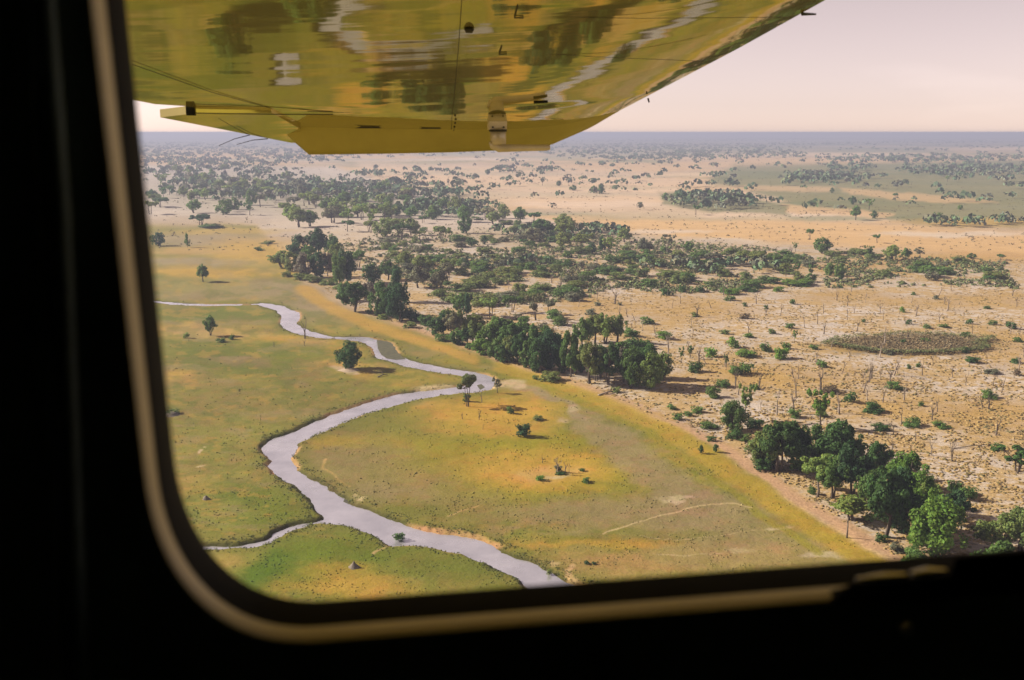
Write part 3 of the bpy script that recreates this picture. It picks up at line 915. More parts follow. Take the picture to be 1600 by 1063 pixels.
def leaf_quads(pos, nrm, size, rng, jit=.55):
    n = len(pos)
    nn = unit(nrm + rng.normal(0, jit, (n, 3)))
    t = unit(np.cross(nn, rng.normal(0, 1, (n, 3)))); b = np.cross(nn, t)
    s = (size * rng.uniform(.6, 1.35, n))[:, None]
    k = rng.uniform(.55, 1.0, n)[:, None]
    v = np.stack([pos - t * s, pos - b * s * k + nn * s * .25, pos + t * s, pos + b * s * k + nn * s * .25], 1).reshape(-1, 3)
    f = np.arange(4 * n).reshape(n, 4)
    g = rng.uniform(.70, 1.30, n); hue = rng.uniform(-.14, .14, n)
    c = np.stack([g * (1 + hue), g, g * (1 - hue), np.ones(n)], 1)
    return v, f, np.repeat(c, 4, 0)


def crown_mesh(name, lobes, nleaf, size, seed, jit=.55, hang=0.0):
    """lobes: (x, y, z, r, squash); leaves spread through the shell of every lobe"""
    rng = np.random.default_rng(seed); lb = np.array(lobes)
    wts = lb[:, 3] ** 2; pick = rng.choice(len(lb), nleaf, p=wts / wts.sum())
    d = unit(rng.normal(0, 1, (nleaf, 3)))
    r = lb[pick, 3] * rng.uniform(.55, 1.08, nleaf) ** .7
    pos = lb[pick, :3] + d * r[:, None] * np.stack([np.ones(nleaf), np.ones(nleaf), lb[pick, 4]], 1)
    if hang: pos[:, 2] -= hang * rng.uniform(0, 1, nleaf) ** 3
    pos[:, 2] = np.maximum(pos[:, 2], .01)
    ctr = lb[:, :3].mean(0)
    nr = unit(d + .45 * unit(pos - ctr) + np.array((0, 0, .40)))
    tone = rng.uniform(.84, 1.16, len(lb))[pick]
    v, f, c = leaf_quads(pos, nr, size, rng, jit)
    c[:, :3] *= np.repeat(tone, 4)[:, None]
    return np_mesh(name, v, f, M_LEAF, False, {'Leaf': c})


def tree_shape(kind, seed):
    """lobes of the crown and limbs of the trunk in a unit box: 1 wide, 1 high"""
    r = random.Random(seed); lobes = []; limbs = []
    if kind == 'dome':
        for i in range(26):
            a = r.uniform(0, 6.28); q = r.uniform(0, 1) ** .5; zz = r.uniform(-.9, 1)
            rr = .41 * q * math.sqrt(max(.15, 1 - zz * zz * .8))
            lobes.append((rr * math.cos(a), rr * math.sin(a), .60 + .27 * zz, r.uniform(.09, .16), r.uniform(.75, 1.1)))
        for i in range(5):
            a = r.uniform(0, 6.28); lobes.append((.47 * math.cos(a), .47 * math.sin(a), r.uniform(.42, .78), r.uniform(.06, .10), r.uniform(.6, 1.0)))
        for i in range(3): lobes.append((r.uniform(-.2, .2), r.uniform(-.2, .2), r.uniform(.9, .98), r.uniform(.05, .09), 1.0))
        base = .22; nst = r.choice((1, 2, 2))
    elif kind == 'round':
        for i in range(30):
            a = r.uniform(0, 6.28); zz = r.uniform(-1, 1); rr = .42 * math.sqrt(max(0, 1 - zz * zz)) * r.uniform(.4, 1)
            lobes.append((rr * math.cos(a), rr * math.sin(a), .52 + .37 * zz, r.uniform(.10, .16), r.uniform(.8, 1.2)))
        for i in range(6):
            a = r.uniform(0, 6.28); lobes.append((.46 * math.cos(a), .46 * math.sin(a), r.uniform(.25, .75), r.uniform(.06, .10), 1.0))
        base = .10; nst = 2
    elif kind == 'tall':
        for i in range(24):
            a = r.uniform(0, 6.28); zz = r.uniform(0, 1); rr = (.40 - .2 * abs(zz - .4)) * r.uniform(.2, 1)
            lobes.append((rr * math.cos(a), rr * math.sin(a), .28 + .62 * zz, r.uniform(.09, .15), r.uniform(.9, 1.4)))
        base = .2; nst = 1
    elif kind == 'flat':
        for i in range(18):
            a = r.uniform(0, 6.28); q = r.uniform(0, 1) ** .5 * .40
            lobes.append((q * math.cos(a), q * math.sin(a), .78 + r.uniform(-.10, .10) - q * .25, r.uniform(.09, .14), r.uniform(.5, .75)))
        base = .4; nst = r.choice((1, 2, 3))
    elif kind == 'sparse':
        for i in range(26):
            a = r.uniform(0, 6.28); zz = r.uniform(.42, .94); q = r.uniform(.1, 1) * (.20 + .30 * (zz - .4) / .5)
            lobes.append((q * math.cos(a), q * math.sin(a), zz, r.uniform(.045, .085), r.uniform(.7, 1.1)))
        base = .3; nst = r.choice((1, 2, 3))
    elif kind == 'lean':
        for i in range(22):
            q = r.uniform(0, 1); a = r.uniform(-.3, .3)
            lobes.append((.2 - .6 * q + r.uniform(-.12, .2), a, .52 + .34 * (1 - abs(q - .45)) + r.uniform(-.12, .1), r.uniform(.08, .13), r.uniform(.6, .9)))
        base = .25; nst = 1
    else:  # bush: a mound that reaches the ground
        for i in range(16):
            a = r.uniform(0, 6.28); q = r.uniform(0, 1) ** .6 * .34; zz = r.uniform(.0, .78) * (1 - q)
            lobes.append((q * math.cos(a), q * math.sin(a), zz + .08, r.uniform(.12, .2), r.uniform(.8, 1.3)))
        base = 0; nst = 3
    for s_ in range(nst):
        a = r.uniform(0, 6.28); o = 0 if nst == 1 else .05
        bx_, by_ = o * math.cos(a), o * math.sin(a)
        tx, ty = bx_ * 2.4 + r.uniform(-.05, .05), by_ * 2.4 + r.uniform(-.05, .05)
        if kind == 'lean': bx_, tx = .22, .05
        hb_ = base + .12
        rad = .028 / nst ** .5 * (1.5 if kind in ('dome', 'round') else 1.0)
        limbs.append(([(bx_, by_, -.03), ((bx_ * 1.2 + tx * .3), (by_ * 1.2 + ty * .3), hb_ * .5), (tx, ty, hb_)], [rad * 1.25, rad, rad * .75]))
        for lo in r.sample(lobes, min(5, len(lobes))):
            mx_ = ((tx + lo[0]) / 2 + r.uniform(-.04, .04), (ty + lo[1]) / 2 + r.uniform(-.04, .04), (hb_ + lo[2]) / 2 - .03)
            limbs.append(([(tx, ty, hb_), mx_, lo[:3]], [rad * .6, rad * .4, rad * .15]))
    return lobes, limbs


LODS = {'hi': (5200, .026, 7), 'mid': (1900, .040, 5), 'lo': (520, .066, 4)}
KINDS = {'dome': 4, 'round': 4, 'tall': 3, 'flat': 4, 'sparse': 4, 'lean': 1, 'bush': 5}
_shape, _crown, _trunk = {}, {}, {}


def plant_meshes(kind, var, lod, sparse=1.0):
    key = (kind, var)
    if key not in _shape: _shape[key] = tree_shape(kind, hash(kind) % 1 + sum(map(ord, kind)) * 31 + var * 7)
    lobes, limbs = _shape[key]
    ck = (kind, var, lod, sparse)
    if ck not in _crown:
        nl, sz, _ = LODS[lod]
        fac = {'sparse': .38, 'flat': .7, 'bush': .75}.get(kind, 1.0) * sparse
        _crown[ck] = crown_mesh('crown', lobes, int(nl * fac), sz, 100 + var * 13 + len(kind), .42, .05 if kind in ('tall', 'round') else 0)
    tk = (kind, var, lod)
    if tk not in _trunk:
        m = MB()
        for pts, rad in limbs: m.tube(pts, rad, LODS[lod][2], cap=False)
        _trunk[tk] = m.mesh('trunk', M_BARK)
    return _crown[ck], _trunk[tk]


TONES = {'dark': ((.046, .096, .022), 'dark green'), 'deep': ((.030, .070, .024), 'very dark green'), 'mid': ((.076, .134, .028), 'mid green'), 'olive': ((.115, .148, .038), 'olive green'),
         'light': ((.135, .188, .040), 'light green'), 'bright': ((.094, .176, .024), 'bright green'), 'grey': ((.135, .118, .085), 'grey leafless'), 'pale': ((.125, .128, .075), 'pale grey-green'),
         'brown': ((.115, .085, .05), 'brown dry')}
used_labels = {}
LANDMARKS = [
    (545, 560, 'the lone tree on the mound by the upper river'), (731, 610, 'the thin tree at the river fork'), (552, 475, 'the domed two-stemmed tree'), (318, 430, 'the round tree on the upper meadow'),
    (329, 510, 'the little tree between the channels'), (311, 348, 'the dark umbrella tree'), (1425, 540, 'the long oval thicket'), (858, 560, 'the darkest tree of the middle grove'),
    (1015, 590, 'the sunlit end tree of the middle grove'), (730, 480, 'the narrow tree with one black side'), (941, 378, 'the tall dark pair'), (1283, 640, 'the forked acacia'),
    (1460, 830, 'the bright leafy tree by the sill'), (1214, 700, 'the broad pair of trees heading the lower grove'), (1588, 720, 'the crooked two-tufted acacia'), (1087, 325, 'the lone tree on the orange plain'),
    (1147, 650, 'the domed tree on thin pale stems'), (1285, 378, 'the rounded tree by the white pan'), (1308, 425, 'the two trees on one patch'), (838, 480, 'the forked pale-stemmed tree'),
    (1447, 425, 'the grey thicket'), (1222, 555, 'the big double shrub'), (1157, 580, 'the largest shrub on the sand'), (818, 672, 'the dark bush on the golden patch'), (880, 740, 'the dead trees on the ringed clearing'),
    (1213, 630, 'the bare two-stemmed snag'), (1360, 600, 'the group of bare snags'), (1340, 330, 'the trees at the marsh edge'), (620, 450, 'the dark trees ending the first grove'), (480, 400, 'the bluish first grove'),
    (300, 310, 'the hazy woods'), (400, 300, 'the hazy woodland behind the meadow'), (600, 310, 'the long hazy tree belt'), (720, 345, 'the far end of the hazy belt'), (1120, 420, 'the bushy strip by the white pan'),
    (780, 400, 'the pinkish clearing'), (880, 420, 'the bushes of the inner scrub'), (1400, 390, 'the line of scrub trees'), (1250, 490, 'the pale bare sand'), (1530, 560, 'the yellow tussocks'), (1100, 530, 'the snag-dotted sand'),
    (932, 298, 'the paired trees on the far plain'), (1300, 280, 'the far copse'), (1500, 290, 'the green marsh'), (1000, 640, 'the sandy edge of the floodplain')]


pending = []


def auto_label(o, x, y, words, size):
    """labels are worked out together at the end, when it is known which things look alike"""
    pending.append((o, x, y, words, size))


def finish_labels():
    def near(x, y): return sorted(LANDMARKS, key=lambda q: (q[0] - x) ** 2 + (2.2 * (q[1] - y)) ** 2)
    def rel(x, y, q):
        dx, dy = x - q[0], 2.2 * (y - q[1])
        return 'beside' if abs(dx) > abs(dy) * 1.2 else ('beyond' if dy < 0 else 'in front of')
    sets = {}
    for it in pending:
        q = near(it[1], it[2]); s = f'{it[3]} {rel(it[1], it[2], q[0])} {q[0][2]}'
        sets.setdefault(s, []).append((it, q))
    out = {}
    for s, its in sets.items():
        if len(its) == 1: out.setdefault(s, []).append(its[0][0]); continue
        for it, q in its:
            t = s + ' towards ' + q[1][2].replace('the ', '', 1)
            out.setdefault(t if len(t.split()) <= 13 else s, []).append(it)
    ranks = {2: ('larger', 'smaller'), 3: ('largest', 'middle', 'smallest')}
    for s, its in out.items():
        its.sort(key=lambda it: -it[4])
        if len(its) in ranks and its[0][4] > its[1][4] * 1.06 and its[-2][4] > its[-1][4] * 1.06 and len(s.split()) <= 12:
            for rk, it in zip(ranks[len(its)], its):
                it[0]['label'] = s + ', ' + rk + ' of the ' + ('two' if len(its) == 2 else 'three')
        else:
            for it in its:
                it[0]['label'] = ' '.join(s.split()[:16])
                if len(its) > 1: it[0]['group'] = 'alike ' + s.split(' be')[0].split(' in front')[0] + 's near ' + s.split(' the ', 1)[1].split(' towards')[0]


def water_here(x, y):
    i = int(np.clip(np.searchsorted(rows, y), 0, nR - 1)); j = int(np.clip(np.searchsorted(cols, x), 0, nC - 1))
    return dW[i, j] < .8


def place(o, x, y, hpx, wpx, turn=None, sink=.02):
    X_, Y_ = gxy(x, y); m = depth_at(y) / F
    h, w = hpx * m, wpx * m
    o.location = (float(X_), float(Y_), max(ground_z(x, y), float(water_level(Y_)) - .05 if water_here(x, y) else -9) - sink * h)
    o.rotation_euler = (0, 0, R.uniform(0, 6.28) if turn is None else turn)
    o.scale = (w, w, h)
    return o


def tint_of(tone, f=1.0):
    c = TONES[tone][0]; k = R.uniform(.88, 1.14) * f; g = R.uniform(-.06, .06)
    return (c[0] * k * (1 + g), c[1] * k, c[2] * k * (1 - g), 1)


def size_word(hpx, y, kinds):
    h = hpx * depth_at(y) / F
    for lim, wd in kinds:
        if h < lim: return wd
    return kinds[-1][1]


SHAPE_WORD = {'dome': 'domed', 'round': 'rounded', 'tall': 'upright', 'flat': 'flat-topped', 'sparse': 'thin-crowned', 'lean': 'leaning'}
n_tree = {'t': 0, 's': 0, 'd': 0}


def tree(x, y, h, w, kind, tone, label=None, group=None, turn=None, sparse=1.0):
    lod = 'hi' if h > 44 else 'mid' if h > 22 else 'lo'
    var = R.randrange(KINDS[kind])
    cm, tm = plant_meshes(kind, var, lod, sparse)
    root = bpy.data.objects.new('tree', None); COL.objects.link(root)
    place(root, x, y, h, w * 1.08, turn)
    c = link('crown', cm, root); c.color = tint_of(tone, 1.15 + .25 * float(sstep(620, 460, y)) + .25 * float(sstep(420, 300, y)))  # crown colour lightened with distance in place of thicker haze
    link('trunk', tm, root)
    wd = ' '.join(z for z in (size_word(h, y, ((5, 'small'), (9, 'medium'), (14, 'tall'), (99, 'very tall'))), TONES[tone][1], SHAPE_WORD[kind], 'tree'))
    tag(root, label, 'tree', group)
    if not label: auto_label(root, x, y, wd, h * w * (depth_at(y) / F) ** 2)
    n_tree['t'] += 1
    return root


def shrub(x, y, w, h, tone='mid', label=None, group=None, sparse=1.0):
    lod = 'mid' if max(w, h) > 26 else 'lo'
    cm, _ = plant_meshes('bush', R.randrange(KINDS['bush']), lod, sparse)
    o = link('shrub', cm); place(o, x, y, h * 1.05, w * 1.05, sink=.04); o.color = tint_of(tone, 1.3)
    wd = ('wide ' if w > 2.1 * h else '') + size_word(w, y, ((2.6, 'tiny'), (4.2, 'small'), (7, 'medium'), (99, 'large'))) + ' ' + TONES[tone][1] + ' shrub'
    tag(o, label, 'shrub', group)
    if not label: auto_label(o, x, y, wd, h * w * (depth_at(y) / F) ** 2)
    n_tree['s'] += 1
    return o


_dead = []


def dead_mesh(seed):
    r = random.Random(seed); m = MB()
    def grow(p, d, ln, rad, dep):
        q = [p]; dd = Vector(d)
        for i in range(3):
            dd = (dd + Vector((r.uniform(-.14, .14), r.uniform(-.14, .14), r.uniform(-.02, .1)))).normalized()
            q.append(q[-1] + dd * ln / 3)
        m.tube(q, [rad, rad * .85, rad * .7, rad * .5], 5, cap=False)
        if dep:
            for i in range(r.choice((2, 2, 3))):
                a = r.uniform(0, 6.28); e = (dd * .9 + Vector((math.cos(a), math.sin(a), .25)) * r.uniform(.4, .75)).normalized()
                grow(q[r.choice((2, 3))], e, ln * r.uniform(.45, .7), rad * .5, dep - 1)
    for s in range(r.choice((1, 1, 2, 3))):
        grow(Vector((r.uniform(-.06, .06), r.uniform(-.06, .06), -.03)), Vector((r.uniform(-.2, .2), r.uniform(-.2, .2), 1)).normalized(), r.uniform(.5, .68), .038, 2)
    return m


for s in range(7): _dead.append((dead_mesh(900 + s).mesh('bare_tree', M_DEADWOOD), dead_mesh(900 + s).mesh('bare_tree', M_PALE)))


def snag(x, y, h, pale=False, label=None, group='bare snags in the scrub', w=None):
    o = link('bare_tree', R.choice(_dead)[1 if pale else 0]); place(o, x, y, h, w or h * R.uniform(.7, 1.1))
    wd = size_word(h, y, ((4, 'short'), (8, 'tall'), (99, 'very tall'))) + (' bleached' if pale else ' dark') + ' bare snag'
    tag(o, label, 'dead tree', group)
    if not label: auto_label(o, x, y, wd, h * depth_at(y) / F)
    n_tree['d'] += 1
    return o


# ---- lone trees of the floodplain
G_M = 'lone trees on the floodplain'
tree(545, 577, 46, 40, 'round', 'dark', 'lone dark leafy tree on a pale mound below the upper river', G_M)
tree(731, 634, 60, 34, 'flat', 'olive', 'thin pale-stemmed tree standing before the river fork', G_M, sparse=.7)
tree(777, 613, 26, 20, 'sparse', 'pale', 'small greyish tree beside the pool of the river fork', G_M, sparse=.7)
tree(329, 524, 33, 20, 'dome', 'mid', 'little round-headed tree on the tan strip between the two channels', G_M)
tree(318, 440, 27, 20, 'dome', 'mid', 'round tree on a bare stem on the golden upper meadow', G_M)
tree(293, 387, 22, 10, 'tall', 'mid', 'small upright tree at the mauve flat of the upper meadow', G_M)
tree(313, 355, 23, 34, 'flat', 'deep', 'dark umbrella tree over bushes at the far meadow edge', G_M)
tree(247, 384, 22, 22, 'round', 'deep', 'dark bushy tree by the window frame on the upper meadow', G_M)
shrub(330, 356, 46, 9, 'mid', 'low wide bush under the dark umbrella tree')
shrub(345, 534, 18, 9, 'mid', 'low round shrub beside the little tree between the channels')
shrub(362, 530, 11, 11, 'mid', 'upright small shrub near the little tree between the channels')
shrub(291, 528, 12, 10, 'light', 'light green shrub on the tan strip by the frame')
shrub(405, 392, 18, 8, 'mid', 'dark low shrub on the golden far meadow')
shrub(418, 381, 26, 7, 'olive', 'flat olive shrub at the neck of the far meadow')
shrub(819, 683, 27, 27, 'deep', 'dark cone-shaped bush on the golden patch inside the river bend')
shrub(797, 646, 13, 15, 'mid', 'small green shrub on the sunny edge of the golden patch')
shrub(841, 657, 20, 9, 'olive', 'low thin olive shrub between the golden patch and the grey mud')
shrub(729, 627, 14, 17, 'mid', 'leafy bush at the foot of the thin river fork tree')
shrub(843, 750, 17, 9, 'bright', 'bright green shrub on the ringed golden clearing')
shrub(917, 754, 18, 10, 'mid', 'green shrub on the outer side of the ringed clearing')
shrub(909, 736, 12, 6, 'mid', 'flat shrub behind the dead trees of the ringed clearing')
shrub(876, 741, 20, 5, 'dark', 'low dark growth under the dead trees of the clearing')
shrub(623, 839, 22, 14, 'dark', 'round green bush standing in the river')
shrub(858, 893, 11, 11, 'olive', 'tussocky round bush on the river bank by the sill')
shrub(916, 881, 12, 6, 'deep', 'dark flat shrub on the tan meadow by the sill')
shrub(928, 881, 9, 5, 'deep', 'small dark shrub next to the flat one by the sill')
shrub(268, 646, 26, 8, 'olive', 'grey-green tuft on a mound beside the frame')
for x, y, a, s in ((752, 628, 20, 'dark broken stump with a jagged top near the river fork'), (477, 529, 30, 'broken dark trunk with drooping stubs on the upper river bank')):
    snag(x, y, a, False, s, 'dead trees on the floodplain')
snag(476, 540, 10, False, 'short stub in front of the broken trunk on the upper bank', 'dead trees on the floodplain')
for x, y, h, s in ((722, 655, 10, 'forked low snag on the golden patch'), (748, 656, 14, 'twiggy thin snag on the golden patch'), (755, 671, 10, 'bare short post on the golden patch'), (757, 741, 8, 'thin stick on the ringed clearing'),
                   (763, 751, 8, 'low twisted wood on the ringed clearing'), (777, 770, 8, 'leaning stick at the rim of the clearing'), (848, 724, 10, 'upright stick behind the clearing dead trees'), (889, 738, 13, 'thin snag next to the clearing dead trees'),
                   (428, 542, 8, 'small snag below the upper river'), (872, 675, 6, 'stick on the green rim of the golden patch')):
    snag(x, y, h, False, s, 'dead trees on the floodplain')
snag(873, 740, 24, True, 'bleached many-stemmed dead tree on the ringed golden clearing', 'dead trees on the floodplain', 26)
snag(882, 739, 17, False, 'dark twiggy dead tree leaning against the bleached one on the clearing', 'dead trees on the floodplain', 22)
shrub(872, 737, 14, 15, 'pale', 'grey wispy shrub crowning the dead trees of the ringed clearing')
for x, y, s in ((1095, 710, 'small round-headed palm nearer the golden band'), (1118, 708, 'small round-headed palm nearer the trees')):
    tree(x, y, 14, 9, 'round', 'dark', s, 'young palms by the golden band')

# ---- first grove
G = 'trees of the first grove'
A = [(468, 406, 40, 36, 'round', 'deep'), (495, 404, 48, 36, 'dome', 'deep'), (520, 400, 34, 26, 'round', 'dark'), (442, 418, 26, 40, 'dome', 'olive'), (475, 434, 40, 32, 'tall', 'grey'), (497, 434, 42, 28, 'round', 'deep'), (512, 432, 38, 26, 'tall', 'grey'),
     (455, 424, 32, 28, 'round', 'olive'), (484, 420, 36, 28, 'dome', 'mid'), (531, 447, 52, 30, 'tall', 'mid'), (543, 445, 56, 32, 'tall', 'deep'), (524, 420, 40, 26, 'dome', 'olive'), (560, 418, 30, 28, 'flat', 'mid'), (582, 443, 32, 32, 'round', 'dark'),
     (605, 438, 30, 30, 'dome', 'dark'), (632, 420, 28, 30, 'dome', 'olive'), (660, 425, 26, 34, 'dome', 'olive'), (655, 450, 34, 36, 'dome', 'pale'), (552, 488, 48, 44, 'dome', 'dark'), (576, 480, 40, 30, 'dome', 'grey'), (597, 494, 56, 36, 'round', 'dark'),
     (622, 472, 56, 32, 'tall', 'deep'), (624, 502, 60, 44, 'round', 'deep'), (610, 492, 44, 34, 'dome', 'dark'), (686, 452, 30, 26, 'dome', 'pale'), (703, 430, 32, 32, 'flat', 'olive'), (540, 470, 30, 26, 'dome', 'mid')]
LBL_A = {18: 'domed dark two-stemmed tree at the meadow corner of the first grove', 22: 'darkest broad tree ending the first grove above the river'}
for i, a in enumerate(A): tree(*a, LBL_A.get(i), G)
for x, y, w, h, t in ((469, 436, 36, 14, 'olive'), (490, 440, 36, 13, 'olive'), (512, 444, 34, 12, 'olive'), (446, 432, 24, 10, 'olive'), (645, 502, 30, 24, 'deep'), (666, 508, 28, 22, 'dark'), (600, 498, 26, 10, 'olive'), (640, 512, 26, 10, 'olive'), (578, 490, 16, 8, 'dark'),
                      (530, 452, 26, 9, 'olive'), (700, 445, 18, 8, 'mid')):
    shrub(x, y, w, h, t, None, 'bushes of the first grove')
# ---- middle grove
G = 'trees of the middle grove'
Bt = [(682, 523, 30, 28, 'round', 'dark'), (693, 521, 34, 20, 'tall', 'deep'), (706, 524, 38, 32, 'dome', 'pale'), (722, 522, 38, 30, 'dome', 'olive'), (729, 497, 40, 18, 'tall', 'deep'), (719, 492, 34, 26, 'dome', 'mid'), (766, 496, 36, 40, 'flat', 'light'),
      (800, 489, 32, 32, 'flat', 'mid'), (837, 501, 42, 32, 'sparse', 'pale'), (742, 540, 40, 36, 'dome', 'olive'), (755, 554, 26, 34, 'round', 'bright'), (764, 547, 42, 36, 'dome', 'mid'), (778, 532, 38, 38, 'dome', 'mid'), (777, 562, 34, 30, 'round', 'mid'),
      (796, 550, 46, 38, 'dome', 'mid'), (800, 565, 42, 32, 'round', 'olive'), (815, 547, 44, 36, 'dome', 'mid'), (812, 567, 50, 32, 'dome', 'dark'), (838, 562, 58, 38, 'dome', 'mid'), (840, 580, 54, 38, 'round', 'dark'), (858, 576, 66, 44, 'round', 'deep'),
      (866, 560, 44, 34, 'dome', 'dark'), (892, 588, 74, 34, 'tall', 'mid'), (878, 582, 40, 26, 'round', 'dark'), (928, 537, 46, 34, 'dome', 'olive'), (945, 538, 48, 38, 'dome', 'light'), (963, 536, 44, 32, 'dome', 'olive'), (912, 545, 50, 32, 'dome', 'mid'),
      (923, 600, 68, 42, 'dome', 'olive'), (908, 582, 46, 26, 'round', 'dark'), (952, 602, 68, 40, 'dome', 'dark'), (972, 598, 58, 32, 'dome', 'grey'), (988, 606, 68, 40, 'round', 'mid'), (1014, 608, 60, 46, 'round', 'light'), (1010, 602, 66, 40, 'dome', 'dark'),
      (1034, 592, 44, 32, 'round', 'light'), (940, 590, 52, 34, 'dome', 'dark'), (968, 575, 44, 34, 'dome', 'mid'), (714, 538, 26, 24, 'round', 'mid'), (728, 540, 30, 26, 'dome', 'dark'), (786, 566, 30, 26, 'round', 'dark'), (826, 574, 44, 30, 'round', 'mid'), (932, 596, 44, 28, 'dome', 'dark'), (1000, 590, 50, 34, 'round', 'dark'),
      (700, 512, 30, 30, 'dome', 'mid'), (745, 520, 30, 36, 'dome', 'olive'), (790, 530, 34, 36, 'dome', 'mid'), (848, 548, 40, 36, 'dome', 'mid')]
LBL_B = {4: 'narrow tall tree with a near black side behind the middle grove', 6: 'flat-topped light green tree on the pale sand behind the grove', 8: 'forked pale-stemmed tree behind the middle grove', 20: 'darkest and broadest tree of the middle grove',
         22: 'tall slim tree standing clear in the middle grove', 28: 'olive tree on a single dark stem at the sandy edge', 31: 'grey leafless tree among the middle grove', 33: 'sunlit yellow-green tree at the shadowed end of the middle grove'}
for i, a in enumerate(Bt): tree(*a, LBL_B.get(i), G)
for x, y, w, h, t in ((651, 503, 22, 16, 'deep'), (689, 533, 20, 15, 'mid'), (702, 533, 22, 12, 'mid'), (715, 538, 24, 12, 'dark'), (735, 545, 22, 12, 'mid'), (820, 511, 30, 22, 'mid'), (986, 546, 32, 24, 'dark'), (1004, 544, 24, 18, 'mid'), (987, 527, 26, 14, 'mid'),
                      (861, 594, 40, 17, 'olive'), (838, 592, 14, 8, 'mid'), (963, 613, 18, 12, 'olive'), (812, 500, 24, 12, 'pale'), (876, 508, 30, 18, 'mid'), (868, 498, 34, 18, 'mid'), (925, 492, 26, 12, 'pale'), (848, 515, 24, 14, 'pale')):
    shrub(x, y, w, h, t, None, 'bushes of the middle grove')
# ---- lower grove
G = 'trees of the lower grove'
Ct = [(1147, 674, 52, 42, 'round', 'mid', 'domed tree on thin pale stems before the lower grove'), (1163, 657, 60, 30, 'sparse', 'light', 'tall thin-leaved acacia behind the pale-stemmed domed tree'), (1205, 732, 74, 60, 'dome', 'olive'), (1216, 736, 82, 62, 'dome', 'dark'),
      (1242, 724, 70, 48, 'dome', 'dark'), (1186, 725, 50, 44, 'round', 'olive'), (1282, 670, 66, 42, 'sparse', 'bright', 'upright forked acacia with thin bright crown behind the lower grove'), (1302, 732, 78, 66, 'dome', 'dark'), (1270, 722, 62, 44, 'round', 'mid'), (1266, 732, 40, 38, 'round', 'mid'),
      (1274, 770, 62, 62, 'lean', 'light', 'leaning light green tree with bare crooked stem on the sand'), (1300, 777, 72, 50, 'dome', 'mid'), (1328, 778, 90, 62, 'dome', 'deep', 'big very dark round tree in the lower grove'), (1336, 728, 46, 34, 'dome', 'mid'), (1369, 744, 58, 42, 'dome', 'dark'),
      (1412, 764, 62, 62, 'dome', 'bright', 'feathery bright yellow-green tree behind the lower grove'), (1380, 840, 116, 66, 'dome', 'dark', 'tallest tree of the lower grove on a thick black trunk'), (1404, 832, 106, 60, 'round', 'deep'), (1362, 800, 70, 50, 'dome', 'mid'), (1436, 802, 70, 46, 'round', 'bright'),
      (1449, 792, 48, 38, 'round', 'light'), (1330, 814, 40, 62, 'dome', 'light', 'low spreading light green tree beside the bare pole'), (1460, 868, 102, 82, 'round', 'bright', 'bright leafy tree reaching the window sill'), (1490, 817, 54, 52, 'dome', 'deep'), (1430, 850, 70, 44, 'round', 'dark'),
      (1556, 862, 66, 64, 'dome', 'olive', 'soft olive tree at the sill apart from the lower grove'), (1598, 866, 76, 74, 'dome', 'olive', 'soft olive tree cut by the picture edge'), (1588, 738, 44, 74, 'sparse', 'dark', 'crooked acacia with two dark tufts on bare sand'), (1345, 760, 50, 40, 'dome', 'dark'), (1230, 705, 50, 44, 'dome', 'mid'),
      (1318, 715, 52, 46, 'dome', 'dark'), (1250, 735, 40, 40, 'round', 'mid'), (1445, 835, 60, 44, 'round', 'mid')]
for a in Ct: tree(*a[:6], a[6] if len(a) > 6 else None, G)
for x, y, w, h, t in ((1148, 686, 30, 20, 'dark'), (1164, 690, 20, 18, 'mid'), (1180, 669, 30, 20, 'dark'), (1194, 734, 36, 28, 'dark'), (1432, 874, 40, 26, 'mid'), (1492, 773, 32, 30, 'mid'), (1512, 779, 32, 24, 'mid'), (1357, 816, 20, 18, 'light'), (1402, 862, 28, 18, 'pale'), (1268, 772, 16, 18, 'mid'),
                      (1378, 848, 24, 16, 'dark'), (1560, 868, 26, 12, 'mid')):
    shrub(x, y, w, h, t, None, 'bushes of the lower grove')

# ---- single trees of the plains and the inner scrub
G = 'single trees of the far plain'
for a in ((1087, 336, 18, 14, 'flat', 'dark', 'lone tree on the orange plain before the far bushes'), (928, 302, 12, 12, 'round', 'mid', 'grey-green twin of the paired trees on the far plain'), (938, 303, 13, 14, 'round', 'dark', 'darker twin of the paired trees on the far plain'), (896, 298, 9, 12, 'round', 'dark'),
          (873, 291, 9, 9, 'round', 'deep'), (762, 273, 9, 8, 'round', 'deep'), (847, 290, 14, 10, 'sparse', 'pale'), (700, 292, 13, 6, 'sparse', 'grey'), (1399, 312, 12, 9, 'flat', 'dark'), (1300, 302, 9, 7, 'round', 'dark'), (1265, 375, 20, 13, 'flat', 'mid'), (1285, 396, 26, 28, 'round', 'mid', 'rounded tree by the white pan with forked stem'),
          (1370, 380, 16, 15, 'flat', 'dark', 'small flat-topped tree on the rim of the orange plain'), (1332, 320, 14, 11, 'round', 'dark'), (1358, 328, 18, 14, 'sparse', 'mid'), (1336, 344, 22, 18, 'dome', 'mid'), (1365, 342, 13, 12, 'round', 'dark'), (1467, 348, 17, 15, 'sparse', 'mid'), (1480, 284, 10, 10, 'sparse', 'mid'), (1110, 313, 16, 11, 'dome', 'mid'),
          (1160, 321, 14, 12, 'dome', 'mid'), (1040, 313, 12, 12, 'round', 'mid'), (1058, 312, 11, 12, 'round', 'dark'), (1243, 394, 16, 10, 'sparse', 'mid'), (1500, 328, 8, 9, 'round', 'mid'), (1580, 348, 12, 12, 'round', 'dark')):
    tree(*a[:6], a[6] if len(a) > 6 else None, G)
G = 'trees of the inner scrub'
